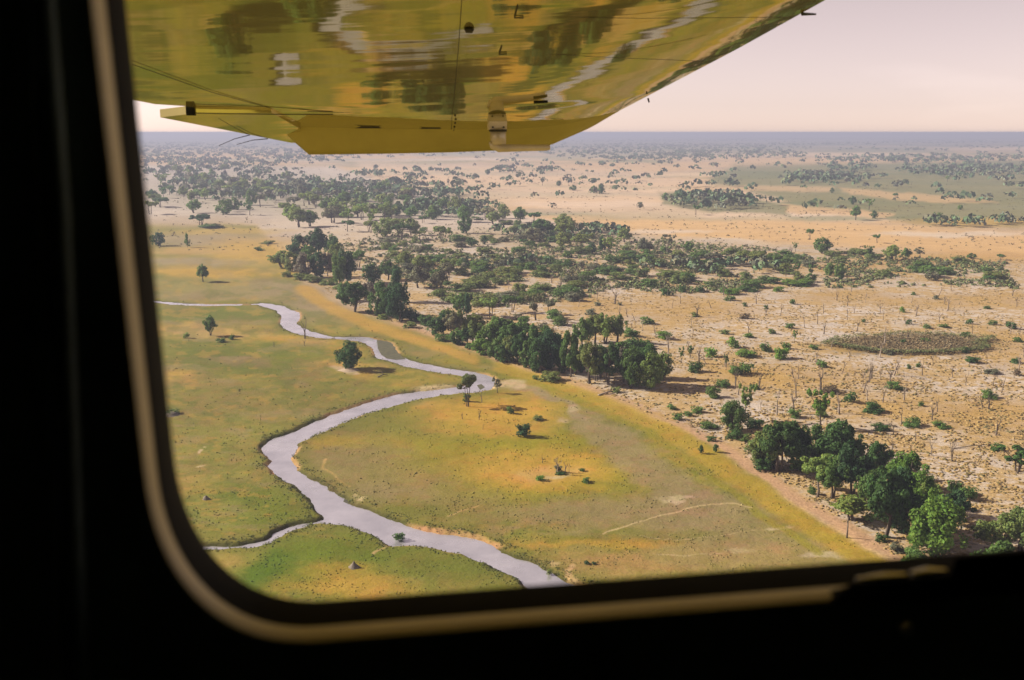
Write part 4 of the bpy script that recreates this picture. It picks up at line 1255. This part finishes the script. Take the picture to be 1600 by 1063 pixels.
for a in ((941, 394, 28, 12, 'tall', 'deep', 'taller one of the dark pair in the inner scrub'), (925, 396, 17, 15, 'round', 'deep', 'shorter rounded one of the dark pair in the inner scrub'), (1268, 434, 22, 15, 'sparse', 'mid'), (1245, 430, 24, 18, 'sparse', 'mid'), (1228, 432, 26, 18, 'flat', 'olive'), (1312, 437, 26, 17, 'round', 'mid'), (1296, 432, 22, 15, 'round', 'mid'),
          (1358, 405, 22, 16, 'sparse', 'mid'), (1392, 407, 24, 28, 'dome', 'light'), (1416, 405, 18, 18, 'dome', 'mid'), (1437, 404, 18, 22, 'sparse', 'pale'), (1447, 433, 18, 36, 'dome', 'mid'), (1546, 446, 18, 20, 'flat', 'dark'), (1518, 404, 9, 14, 'round', 'dark'), (1564, 406, 10, 16, 'flat', 'dark'), (1045, 388, 22, 20, 'sparse', 'pale'), (1075, 396, 18, 20, 'dome', 'mid'),
          (1006, 396, 24, 22, 'dome', 'pale'), (1115, 415, 26, 28, 'flat', 'pale'), (1140, 412, 28, 28, 'flat', 'olive'), (1165, 414, 26, 32, 'flat', 'olive'), (1190, 416, 28, 30, 'flat', 'olive'), (1210, 418, 24, 24, 'flat', 'mid'), (1065, 567, 26, 12, 'sparse', 'mid'), (1078, 560, 22, 12, 'sparse', 'mid'), (1241, 536, 22, 10, 'sparse', 'mid'), (1266, 440, 14, 20, 'round', 'mid'),
          (1135, 576, 24, 10, 'sparse', 'mid'), (818, 385, 14, 12, 'flat', 'dark'), (757, 382, 14, 12, 'round', 'deep'), (738, 385, 15, 18, 'round', 'dark'), (660, 349, 14, 14, 'flat', 'dark'), (543, 362, 22, 22, 'flat', 'dark'), (577, 362, 20, 18, 'flat', 'dark'), (656, 374, 16, 24, 'flat', 'olive'), (700, 440, 34, 24, 'flat', 'pale'), (720, 410, 16, 26, 'flat', 'olive'), (858, 492, 24, 18, 'flat', 'pale')):
    tree(*a[:6], a[6] if len(a) > 6 else None, G)


# ---- scattered members of the woods and the scrub
taken = []


def scatter(poly, n, gap, fn, squash=2.4):
    p = np.array(poly, float); made = 0; tries = 0
    while made < n and tries < n * 60:
        tries += 1
        x, y = R.uniform(p[:, 0].min(), p[:, 0].max()), R.uniform(p[:, 1].min(), p[:, 1].max())
        if not inside(np.array([x]), np.array([y]), poly)[0]: continue
        g = gap * (.5 + .5 * (y - 207) / 200)
        if any((x - a) ** 2 + ((y - b) * squash) ** 2 < g * g for a, b in taken): continue
        taken.append((x, y)); fn(x, y); made += 1


WOODS = [(226, 262), (330, 262), (430, 275), (520, 292), (620, 302), (720, 322), (740, 345), (640, 345), (560, 345), (470, 356), (400, 338), (300, 334), (226, 336)]
BELT = [(560, 345), (740, 335), (830, 352), (960, 376), (1010, 400), (1000, 436), (900, 470), (760, 480), (690, 470), (650, 430), (570, 385)]
STRIP = [(960, 384), (1120, 396), (1260, 398), (1280, 440), (1150, 452), (1050, 460), (960, 450)]
TAIL = [(1290, 392), (1560, 410), (1590, 450), (1440, 440), (1300, 432)]
SAND = [(930, 470), (1100, 452), (1280, 446), (1600, 458), (1600, 640), (1420, 690), (1180, 640), (1060, 560), (940, 500)]


def w_tree(x, y):
    s = 9 + (y - 255) * .14
    tree(x, y, s * R.uniform(.8, 1.35), s * R.uniform(.9, 1.5), R.choice(('dome', 'round', 'flat', 'dome', 'sparse')), R.choice(('mid', 'olive', 'light', 'dark', 'pale', 'olive')), None, 'trees of the hazy woods')


def b_shrub(x, y):
    s = 7 + (y - 330) * .075
    wide = R.uniform(1.3, 3.0)
    shrub(x, y, s * wide * 1.15, s * R.uniform(.8, 1.2), R.choice(('mid', 'mid', 'olive', 'olive', 'olive', 'pale')), None, 'shrubs of the inner scrub')


def s_shrub(x, y):
    s = 5 + (y - 400) * .045
    shrub(x, y, s * R.uniform(1.0, 2.2), s * R.uniform(.6, 1.1), R.choice(('mid', 'mid', 'olive', 'dark', 'pale', 'brown')), None, 'shrubs on the open sand')


for x, y, w, h in ((1040, 462, 17, 14), (1067, 457, 18, 13), (1094, 457, 17, 12), (1132, 457, 21, 11), (1110, 448, 20, 11), (1011, 506, 25, 15), (1037, 529, 28, 16), (986, 525, 25, 14), (1146, 543, 23, 19), (1165, 557, 40, 14), (1111, 557, 23, 19), (1197, 549, 24, 19), (1222, 561, 30, 23), (1087, 581, 29, 18),
                   (1150, 586, 30, 18), (1165, 584, 26, 22), (1130, 605, 28, 14), (1115, 622, 27, 21), (1238, 476, 11, 11), (1206, 522, 13, 11), (1197, 483, 8, 9), (1170, 527, 19, 10), (1060, 656, 20, 14), (1427, 461, 9, 7), (1410, 488, 11, 10), (1419, 507, 11, 10), (1447, 513, 17, 8), (1475, 512, 20, 8), (1580, 514, 20, 13),
                   (1510, 525, 20, 9), (1399, 608, 31, 15), (1327, 629, 25, 18), (1364, 645, 39, 20), (1438, 635, 14, 9), (1420, 577, 8, 10), (1435, 574, 10, 8), (1555, 704, 16, 16), (1240, 652, 24, 18), (1228, 545, 18, 12), (1145, 460, 34, 12), (1170, 455, 40, 10), (1200, 442, 46, 14), (1245, 445, 60, 13), (1215, 456, 20, 10), (1140, 470, 22, 8),
                   (1108, 668, 34, 12), (1090, 645, 26, 10), (1112, 690, 18, 10), (1075, 650, 16, 10), (1050, 640, 18, 9)):
    shrub(x, y, w, h, R.choice(('mid', 'bright', 'mid', 'dark')), None, 'shrubs on the open sand')
    taken.append((x, y))
scatter(BELT, 96, 14, b_shrub)
scatter(STRIP, 36, 12, b_shrub)
scatter(TAIL, 14, 18, b_shrub)
scatter(SAND, 32, 26, s_shrub)
scatter(WOODS, 92, 7, w_tree)
scatter([(440, 320), (620, 318), (780, 334), (990, 378), (960, 398), (700, 380), (520, 372)], 34, 12, w_tree)

for x, y, h in ((1214, 649, 46), (1358, 598, 28), (1350, 612, 22), (1380, 630, 32), (1311, 647, 30), (1402, 584, 20), (1375, 594, 18), (1354, 626, 25), (1247, 594, 26), (1239, 592, 18), (1280, 576, 16), (1430, 691, 26), (1456, 712, 30), (1487, 720, 36), (1555, 680, 26), (1394, 706, 18), (1092, 568, 26), (1134, 573, 22), (1150, 607, 32),
                (1024, 528, 26), (980, 496, 15), (966, 501, 26), (1088, 495, 18), (1390, 602, 16), (1570, 735, 14), (1240, 690, 18), (1544, 770, 16), (1545, 640, 20), (1162, 660, 26), (932, 470, 22), (876, 458, 20), (795, 452, 14), (905, 480, 14)):
    snag(x, y, h, R.random() < .25)
taken.clear()
scatter(SAND, 84, 18, lambda x, y: snag(x, y, 13 + (y - 440) * .06 + R.uniform(-3, 7), R.random() < .3))
scatter(STRIP, 10, 24, lambda x, y: snag(x, y, R.uniform(10, 18), True))
scatter(BELT, 14, 26, lambda x, y: snag(x, y, R.uniform(10, 18), True))

finish_labels()

# ---- the long oval thicket, poles, logs, mounds
rng = np.random.default_rng(5)
n = 5200
ang = rng.uniform(0, 6.28, n); rad_ = rng.uniform(0, 1, n) ** .5
edge = .80 + .45 * fbm(np.cos(ang) * 2.2 + 9, np.sin(ang) * 2.2 + 4, 3, 140)
ox, oy = 1425 + 124 * rad_ * edge * np.cos(ang), 539 + 15.5 * rad_ * edge * np.sin(ang)
TX, TY = gxy(ox, oy); rim = sstep(.72, .95, rad_)
hh = (1.1 + .5 * rng.uniform(0, 1, n)) * (.7 + .5 * rim)
pos = np.stack([TX, TY, np.array([ground_z(a, b) for a, b in zip(ox, oy)]) + hh * rng.uniform(.6, 1, n)], 1)
v, f, c = leaf_quads(np.repeat(pos, 4, 0) + rng.normal(0, .5, (n * 4, 3)) * (1, 1, .5), np.tile((0, 0, 1.), (n * 4, 1)), .30, rng, .28)
base = np.array((.19, .145, .08)) * (1 - rim)[:, None] + np.array((.12, .14, .05)) * rim[:, None]
c[:, :3] *= np.repeat(base, 16, 0)
th = link('thicket', np_mesh('thicket', v, f, M_TUFT, False, {'Leaf': c}))
tag(th, 'long oval brown thicket with a green rim on pale sand', 'thicket')


M_SANDY = simple_mat('pale_sandy_soil', (.30, .225, .155), .95, .25, 2, bump=.4)


def cone_mound(x, y, wpx, hpx, label, spire=True, mat=None):
    m = depth_at(y) / F; w, h = wpx * m, hpx * m; mb = MB(); vs = []; rings = 6; seg = 12
    for i in range(rings):
        t = i / (rings - 1); rr = (1 - t) ** (1.5 if spire else .7) * .5 + .02
        for k_ in range(seg):
            a = 6.283 * k_ / seg; q = rr * R.uniform(.8, 1.2)
            vs.append((q * math.cos(a) * w, q * math.sin(a) * w, t * h - .1))
    mb.add(vs, [(i * seg + k_, i * seg + (k_ + 1) % seg, (i + 1) * seg + (k_ + 1) % seg, (i + 1) * seg + k_) for i in range(rings - 1) for k_ in range(seg)])
    o = mb.build('termite_mound', mat or M_MOUND); X_, Y_ = gxy(x, y); o.location = (float(X_), float(Y_), ground_z(x, y) - .02)
    tag(o, label, 'termite mound')


cone_mound(553, 887, 20, 12, 'grey pointed termite mound on the green meadow by the sill')
cone_mound(322, 779, 12, 7, 'small blunt termite mound on the left meadow'.replace('left ', 'sunlit '), False)
cone_mound(545, 579, 34, 4, 'pale low mound under the lone tree by the upper river', False, M_SANDY)
cone_mound(268, 648, 24, 6, 'flat grey mound beside the window frame', False)


def fallen(x0, y0, x1, y1, rpx, label, mat=None, sprigs=3):
    mb = MB(); a = Vector((*map(float, gxy(x0, y0)), ground_z(x0, y0) + .15)); b = Vector((*map(float, gxy(x1, y1)), ground_z(x1, y1) + .3)); r_ = rpx * depth_at(y0) / F
    mid_ = (a + b) / 2 + Vector((0, 0, .25)); mb.tube([a, mid_, b], [r_, r_ * .8, r_ * .45], 6)
    for i in range(sprigs):
        p = mid_.lerp(b, R.uniform(0, .9)); q = p + Vector((R.uniform(-1, 1), R.uniform(-1, 1), R.uniform(.3, 1.1))) * (b - a).length * .22
        mb.tube([p, q], [r_ * .5, r_ * .15], 5)
    o = mb.build('fallen_log', mat or M_PALE); tag(o, label, 'fallen log')


fallen(1503, 815, 1522, 808, 1.8, 'pale fallen log in the shade behind the sill tree')
fallen(1498, 850, 1528, 854, 1.6, 'pale long fallen log nearest the window sill')
fallen(1468, 772, 1482, 768, 1.4, 'bleached broken branches in the crown gap by the lower grove', None, 5)
fallen(935, 618, 962, 612, 1.6, 'bleached driftwood at the sandy foot of the middle grove', None, 5)
fallen(1374, 665, 1402, 668, 1.4, 'reddish fallen trunk lying on the pale scrub sand', M_DEADWOOD)
fallen(1488, 702, 1548, 697, .9, 'long thin fallen pole lying on the sand behind the acacia', M_DEADWOOD, 1)
fallen(590, 590, 606, 586, 1.0, 'small branch lying on the tan strip below the river', M_DEADWOOD, 2)
fallen(1356, 805, 1366, 800, 1.6, 'short bleached log beside the black trunk', None, 2)
pole = MB(); mm = depth_at(842) / F
pole.tube([(0, 0, -.2), (.03, 0, 12 * mm), (0, .05, 34 * mm)], [1.5 * mm, 1.2 * mm, .8 * mm], 6); pole.tube([(0, .02, 24 * mm), (-2.5 * mm, 0, 30 * mm)], [.6 * mm, .3 * mm], 5)
po_ = pole.build('dead_pole', M_DEADWOOD); X_, Y_ = gxy(1323, 842); po_.location = (float(X_), float(Y_), ground_z(1323, 842))
tag(po_, 'bare upright dead pole on the sand below the light green tree', 'dead pole')

# ---- outside the frame, below the sill: what the wing's underside mirrors
OFF = [(1340, 1030, 90, 70), (1420, 960, 100, 80), (1500, 1000, 110, 90), (1560, 930, 90, 80), (700, 1075, 60, 60), (735, 1070, 70, 60), (670, 1085, 50, 60), (900, 1120, 80, 70), (960, 1100, 80, 80), (1010, 1125, 70, 70), (620, 1090, 50, 50),
       (1180, 1150, 90, 80), (1260, 1120, 90, 80), (1080, 1010, 60, 50), (860, 1250, 90, 90), (520, 1250, 80, 80), (380, 1180, 80, 70)]
for x, y, h, w in OFF: tree(x, y, h, w, R.choice(('dome', 'round')), R.choice(('dark', 'deep', 'mid')), 'dark tree under the aircraft, below the window sill', 'trees under the aircraft')


# ------------------------------------------------------------------ what nobody could count
def domes(xs, ys, wpx, hpx, cols_, rng, name, seg=5):
    """many low tussocks as one mesh: each a lopsided little mound of blades"""
    n = len(xs); GX, GY = gxy(xs, ys); m = depth_at(ys) / F
    ii = np.clip(np.searchsorted(rows, ys), 0, nR - 1); jj = np.clip(np.searchsorted(cols, xs), 0, nC - 1)
    gz = GZ[ii, jj]
    w = (wpx * m * .5)[:, None]; h = (hpx * m)[:, None]
    a = np.arange(seg) / seg * 6.283 + rng.uniform(0, 6.28, (n, 1))
    r1 = rng.uniform(.7, 1.3, (n, seg)) * w; r2 = r1 * rng.uniform(.45, .8, (n, seg))
    ring1 = np.stack([GX[:, None] + r1 * np.cos(a), GY[:, None] + r1 * np.sin(a), np.broadcast_to(gz[:, None] - .03, r1.shape)], -1)
    ring2 = np.stack([GX[:, None] + r2 * np.cos(a + .4), GY[:, None] + r2 * np.sin(a + .4), gz[:, None] + h * rng.uniform(.55, 1.0, (n, seg))], -1)
    top = np.stack([GX, GY, gz + h[:, 0] * rng.uniform(.7, 1.15, n)], -1)[:, None]
    v = np.concatenate([ring1, ring2, top], 1); nv = 2 * seg + 1
    fs = []
    for k_ in range(seg):
        q = (k_ + 1) % seg
        fs += [(k_, q, seg + q), (k_, seg + q, seg + k_), (seg + k_, seg + q, 2 * seg)]
    fs = np.array(fs)[None] + (np.arange(n) * nv)[:, None, None]
    cc = np.repeat(np.concatenate([cols_, np.ones((n, 1))], 1), nv, 0)
    cc[:, :3] *= rng.uniform(.8, 1.2, (len(cc), 1))
    return link(name, np_mesh(name, v.reshape(-1, 3), fs.reshape(-1, 3), M_TUFT, False, {'Leaf': cc}))


def clumps(xs, ys, wpx, hpx, cols_, rng, name, per=14, size=.26):
    """low bushes as loose leaf sprays, all in one mesh"""
    n = len(xs); GX, GY = gxy(xs, ys); m = depth_at(ys) / F
    ii = np.clip(np.searchsorted(rows, ys), 0, nR - 1); jj = np.clip(np.searchsorted(cols, xs), 0, nC - 1)
    gz = GZ[ii, jj]; w = wpx * m; h = hpx * m
    q = unit(rng.normal(0, 1, (n, per, 3))); q[..., 2] = np.abs(q[..., 2]); rr = rng.uniform(.5, 1.05, (n, per))
    pos = np.stack([GX[:, None] + q[..., 0] * rr * w[:, None] * .5, GY[:, None] + q[..., 1] * rr * w[:, None] * .5, gz[:, None] + q[..., 2] * rr * h[:, None] * .9 + .05], -1).reshape(-1, 3)
    v, f, c = leaf_quads(pos, q.reshape(-1, 3) + (0, 0, .3), 1.0, rng, .5)
    v = np.repeat(pos, 4, 0) + (v - np.repeat(pos, 4, 0)) * np.repeat(np.repeat(size * np.sqrt(w * h), per), 4)[:, None]
    c[:, :3] *= np.repeat(cols_, per * 4, 0) * np.repeat(np.repeat(rng.uniform(.85, 1.15, n), per), 4)[:, None]
    return link(name, np_mesh(name, v, f, M_TUFT, False, {'Leaf': c}))


def sample(n, x0, x1, y0, y1, dens, rng):
    xs = rng.uniform(x0, x1, n); ys = rng.uniform(y0, y1, n)
    ii = np.clip(np.searchsorted(rows, ys), 0, nR - 1); jj = np.clip(np.searchsorted(cols, xs), 0, nC - 1)
    keep = rng.uniform(0, 1, n) < dens(xs, ys, ii, jj)
    return xs[keep], ys[keep], ii[keep], jj[keep]


rng = np.random.default_rng(21)
scr = mask[..., 0]; mea = mask[..., 1]
xs, ys, ii, jj = sample(120000, -100, 1900, 385, 980, lambda x, y, i, j: scr[i, j] * (.15 + .85 * sstep(.42, .62, fbm(x / 34, y / 12, 3, 91))) * (dW[i, j] > 2), rng)
pal = np.array([(.27, .185, .068), (.23, .155, .058), (.30, .215, .10), (.18, .145, .06), (.14, .12, .055), (.19, .125, .065)])
cc = pal[rng.choice(6, len(xs), p=(.3, .25, .2, .1, .08, .07))]
domes(xs, ys, rng.uniform(2.5, 9.5, len(xs)) * (.5 + .5 * sstep(400, 700, ys)), rng.uniform(.5, 1.7, len(xs)) * (.5 + .5 * sstep(400, 700, ys)), cc, rng, 'dry_grass')
tag(bpy.data.objects['dry_grass'], 'straw yellow grass tussocks scattered over the pale scrub sand', 'grass', kind='stuff')
# dark twiggy little scrub
xs, ys, ii, jj = sample(15000, 150, 1750, 385, 900, lambda x, y, i, j: (scr[i, j] > .5) * (.06 + .34 * sstep(.48, .66, fbm(x / 60, y / 20, 3, 95))), rng)
pal = np.array([(.11, .085, .05), (.10, .10, .04), (.085, .095, .038), (.13, .095, .06)])
clumps(xs, ys, rng.uniform(2.2, 6.5, len(xs)) * (.5 + .5 * sstep(400, 650, ys)), rng.uniform(1.5, 4.2, len(xs)) * (.5 + .5 * sstep(400, 650, ys)), pal[rng.choice(4, len(xs))], rng, 'undergrowth', 10, .24)
tag(bpy.data.objects['undergrowth'], 'low dark twiggy scrub dotted over the sandy scrubland', 'undergrowth', kind='stuff')
xs, ys, ii, jj = sample(9000, 240, 1750, 246, 392, lambda x, y, i, j: (mea[i, j] < .3) * (.15 + .6 * sstep(.5, .66, fbm(x / 90, y / 7, 3, 170))), rng)
pal = np.array([(.14, .115, .075), (.13, .13, .06), (.11, .12, .055), (.17, .13, .08)])
clumps(xs, ys, rng.uniform(2.2, 6.5, len(xs)) * (.4 + .6 * sstep(250, 390, ys)), rng.uniform(1.2, 3.0, len(xs)) * (.5 + .5 * sstep(250, 390, ys)), pal[rng.choice(4, len(xs))], rng, 'plain_scrub', 8, .26)
tag(bpy.data.objects['plain_scrub'], 'low brown specks of scrub dotted over the far orange plain', 'scrub', kind='stuff')
# the bushy growth that fills the inner scrub between the shrubs one can tell apart
def belt_d(x, y, i, j):
    a = np.zeros(x.shape)
    for poly in (BELT, STRIP, TAIL, [(420, 330), (700, 330), (760, 350), (640, 420), (560, 400), (430, 360)], WOODS, [(380, 318), (560, 305), (760, 328), (1000, 372), (1280, 396), (1570, 410), (1570, 445), (1000, 452), (640, 440), (430, 352)]): a = np.maximum(a, sstep(8, -8, sdf(x, y * 2, [(p, q * 2) for p, q in poly])))
    return a * (scr[i, j] > .3) * sstep(.36, .54, fbm(x / 55, y / 12, 3, 99)) * .85


xs, ys, ii, jj = sample(46000, 215, 1620, 262, 500, belt_d, rng)
pal = np.array([(.135, .165, .06), (.15, .165, .07), (.12, .155, .055), (.17, .165, .09)])
clumps(xs, ys, rng.uniform(3.5, 10, len(xs)) * (.35 + .65 * sstep(270, 480, ys)), rng.uniform(2, 6, len(xs)) * (.35 + .65 * sstep(270, 480, ys)), pal[rng.choice(4, len(xs))], rng, 'brush', 20, .26)
tag(bpy.data.objects['brush'], 'grey-green low brush filling the inner scrub and the hazy belt', 'brush', kind='stuff')
# meadow grass
xs, ys, ii, jj = sample(60000, -100, 1500, 470, 1000, lambda x, y, i, j: mea[i, j] * (dW[i, j] > .9) * (.04 + .5 * sstep(.52, .68, fbm(x / 40, y / 14, 3, 97)) * sstep(480, 800, y) + .5 * (dW[i, j] < 3.5)), rng)
g0 = colr[ii, jj]
k_ = rng.uniform(.70, 1.12, (len(xs), 1))
domes(xs, ys, rng.uniform(1.5, 4.0, len(xs)), rng.uniform(.5, 1.6, len(xs)), np.clip(g0 * k_ * (.92, 1.0, .85), .02, .5), rng, 'meadow_grass')
tag(bpy.data.objects['meadow_grass'], 'green and tan grass tufts over the floodplain and along the banks', 'grass', kind='stuff')

# reeds and lush clumps on the banks
xs, ys, ii, jj = sample(90000, 200, 1000, 470, 1000, lambda x, y, i, j: (dW[i, j] > .3) * (dW[i, j] < 2.6) * .8 * sstep(.46, .64, vnoise(x / 13, y / 7, 151)), rng)
pal = np.array([(.10, .125, .03), (.08, .10, .028), (.15, .15, .055), (.125, .14, .04)])
clumps(xs, ys, rng.uniform(2.0, 5.0, len(xs)) * (.5 + .5 * sstep(500, 750, ys)), rng.uniform(.7, 2.0, len(xs)) * (.4 + .6 * sstep(500, 750, ys)), pal[rng.choice(4, len(xs))], rng, 'reeds', 8, .30)
tag(bpy.data.objects['reeds'], 'dark green reeds and grass clumps fringing the river banks', 'reeds', kind='stuff')

# dark sheets: tree reflection painted on the upper bend, weed along the edges
ws_v, ws_f = [], []
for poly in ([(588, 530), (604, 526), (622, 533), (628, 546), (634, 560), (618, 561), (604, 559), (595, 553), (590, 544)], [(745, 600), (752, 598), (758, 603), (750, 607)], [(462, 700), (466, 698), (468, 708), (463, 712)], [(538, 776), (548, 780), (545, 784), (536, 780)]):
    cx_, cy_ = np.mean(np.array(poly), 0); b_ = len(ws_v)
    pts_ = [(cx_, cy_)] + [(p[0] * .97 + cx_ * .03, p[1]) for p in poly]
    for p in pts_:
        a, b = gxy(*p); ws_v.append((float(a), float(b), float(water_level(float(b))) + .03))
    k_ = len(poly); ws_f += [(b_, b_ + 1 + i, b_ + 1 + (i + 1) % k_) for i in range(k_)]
M_REFLECT_WEED = simple_mat('dark_reflection_and_weed', (.060, .058, .026), .7, .45, .6)
tag(link('reflection_and_weed', np_mesh('reflection_and_weed', np.array(ws_v), np.array(ws_f), M_REFLECT_WEED)), 'dark olive painted tree reflection on the upper bend of the river', 'reflection', kind='stuff')

# far woodland: the wooded islands and tree lines out to the horizon, one mass
rng = np.random.default_rng(33)


def far_dens(x, y):
    d = .30 * sstep(.50, .62, fbm(x / 110, y / 5.0, 3, 120)) * sstep(290, 232, y)
    d = d + .10 * sstep(222, 232, y) * sstep(340, 300, y) * sstep(.35, .6, fbm(x / 240, y / 5, 3, 125))
    d = d + .9 * sstep(.42, .60, fbm(x / 160, y / 3.2, 3, 121)) * sstep(240, 224, y)
    def el(cx, cy, rx, ry, a):
        return a * sstep(1.25, .6, np.sqrt(((x - cx) / rx) ** 2 + ((y - cy) / ry) ** 2))
    d = d + el(350, 246, 190, 16, .6) + el(330, 272, 130, 16, .35) + el(1060, 240, 200, 13, .6) + el(1290, 281, 62, 8, .9) + el(1325, 264, 50, 6, .8) + el(1510, 268, 110, 9, 1) + el(1440, 250, 160, 6, .8) + el(1120, 318, 80, 12, .5) \
        + el(830, 268, 60, 6, .5) + el(620, 276, 120, 4, .35) + el(1590, 350, 40, 5, .5) + el(1500, 352, 60, 4, .5) + el(590, 300, 160, 14, .5) + el(420, 300, 150, 22, .3) + el(700, 330, 80, 12, .6) + el(880, 368, 110, 9, .5) + el(780, 415, 90, 8, .35) + el(1130, 420, 120, 10, .3)
    d = d * (1 - el(640, 256, 150, 9, .85)) * (1 - el(1150, 262, 200, 4, .8))
    return np.clip(d, 0, 1)


yy = 211 + 235 * rng.uniform(0, 1, 46000) ** 1.9
xs = rng.uniform(-500, 2200, 46000)
keep = rng.uniform(0, 1, len(xs)) < far_dens(xs, yy)
xs, yy = xs[keep], yy[keep]
GX, GY = gxy(xs, yy); dm = depth_at(yy) / F
hpx = np.clip(1.6 + (yy - 207) * .105, 1.6, 14) * rng.uniform(.6, 1.4, len(xs))
hm = np.clip(hpx * dm, 3.0, 14)
wm_ = hm * rng.uniform(.8, 1.7, len(xs))
per = 16
q = unit(rng.normal(0, 1, (len(xs), per, 3))); q[..., 2] = np.abs(q[..., 2]) * .9 - .1
pos = np.stack([GX[:, None] + q[..., 0] * wm_[:, None] * .45, GY[:, None] + q[..., 1] * wm_[:, None] * .45, hm[:, None] * (.45 + .45 * q[..., 2])], -1).reshape(-1, 3)
sz = np.repeat(hm * .23, per)
v, f, c = leaf_quads(pos, q.reshape(-1, 3), 1.0, rng, .5)
ctr = np.repeat(pos, 4, 0); v = ctr + (v - ctr) * np.repeat(sz, 4)[:, None]
pal = np.array([(.09, .145, .07), (.11, .15, .075), (.14, .15, .10), (.07, .12, .06)])
c[:, :3] *= np.repeat(pal[rng.choice(4, len(xs))], per * 4, 0)
fw = link('woodland', np_mesh('woodland', v, f, M_TUFT, False, {'Leaf': c}))
tag(fw, 'hazy far woodland in broken lines out to the horizon', 'woodland', kind='stuff')
print('COUNTS', n_tree, len(xs))

# ------------------------------------------------------------------ the dusty air
B = 75000.0
hz = MB(); zb_, zt_ = -4.0, H + 2.2
hz.box((-2.2 * RAD, -1.1 * RAD, zb_), (4.4 * RAD, 0, 0), (0, 2.2 * RAD, 0), (0, 0, zt_ - zb_))
M_HAZE = bpy.data.materials.new('dusty_air'); M_HAZE.use_nodes = True
hn = M_HAZE.node_tree.nodes; hn.clear()
pv = hn.new('ShaderNodeVolumePrincipled'); pv.inputs['Density'].default_value = HAZE_DENSITY
pv.inputs['Color'].default_value = (.41, .445, .61, 1); pv.inputs['Anisotropy'].default_value = 0.1
ho = hn.new('ShaderNodeOutputMaterial'); M_HAZE.node_tree.links.new(pv.outputs[0], ho.inputs['Volume'])
haze = hz.build('haze', M_HAZE, smooth=False)
tag(haze, kind='stuff')
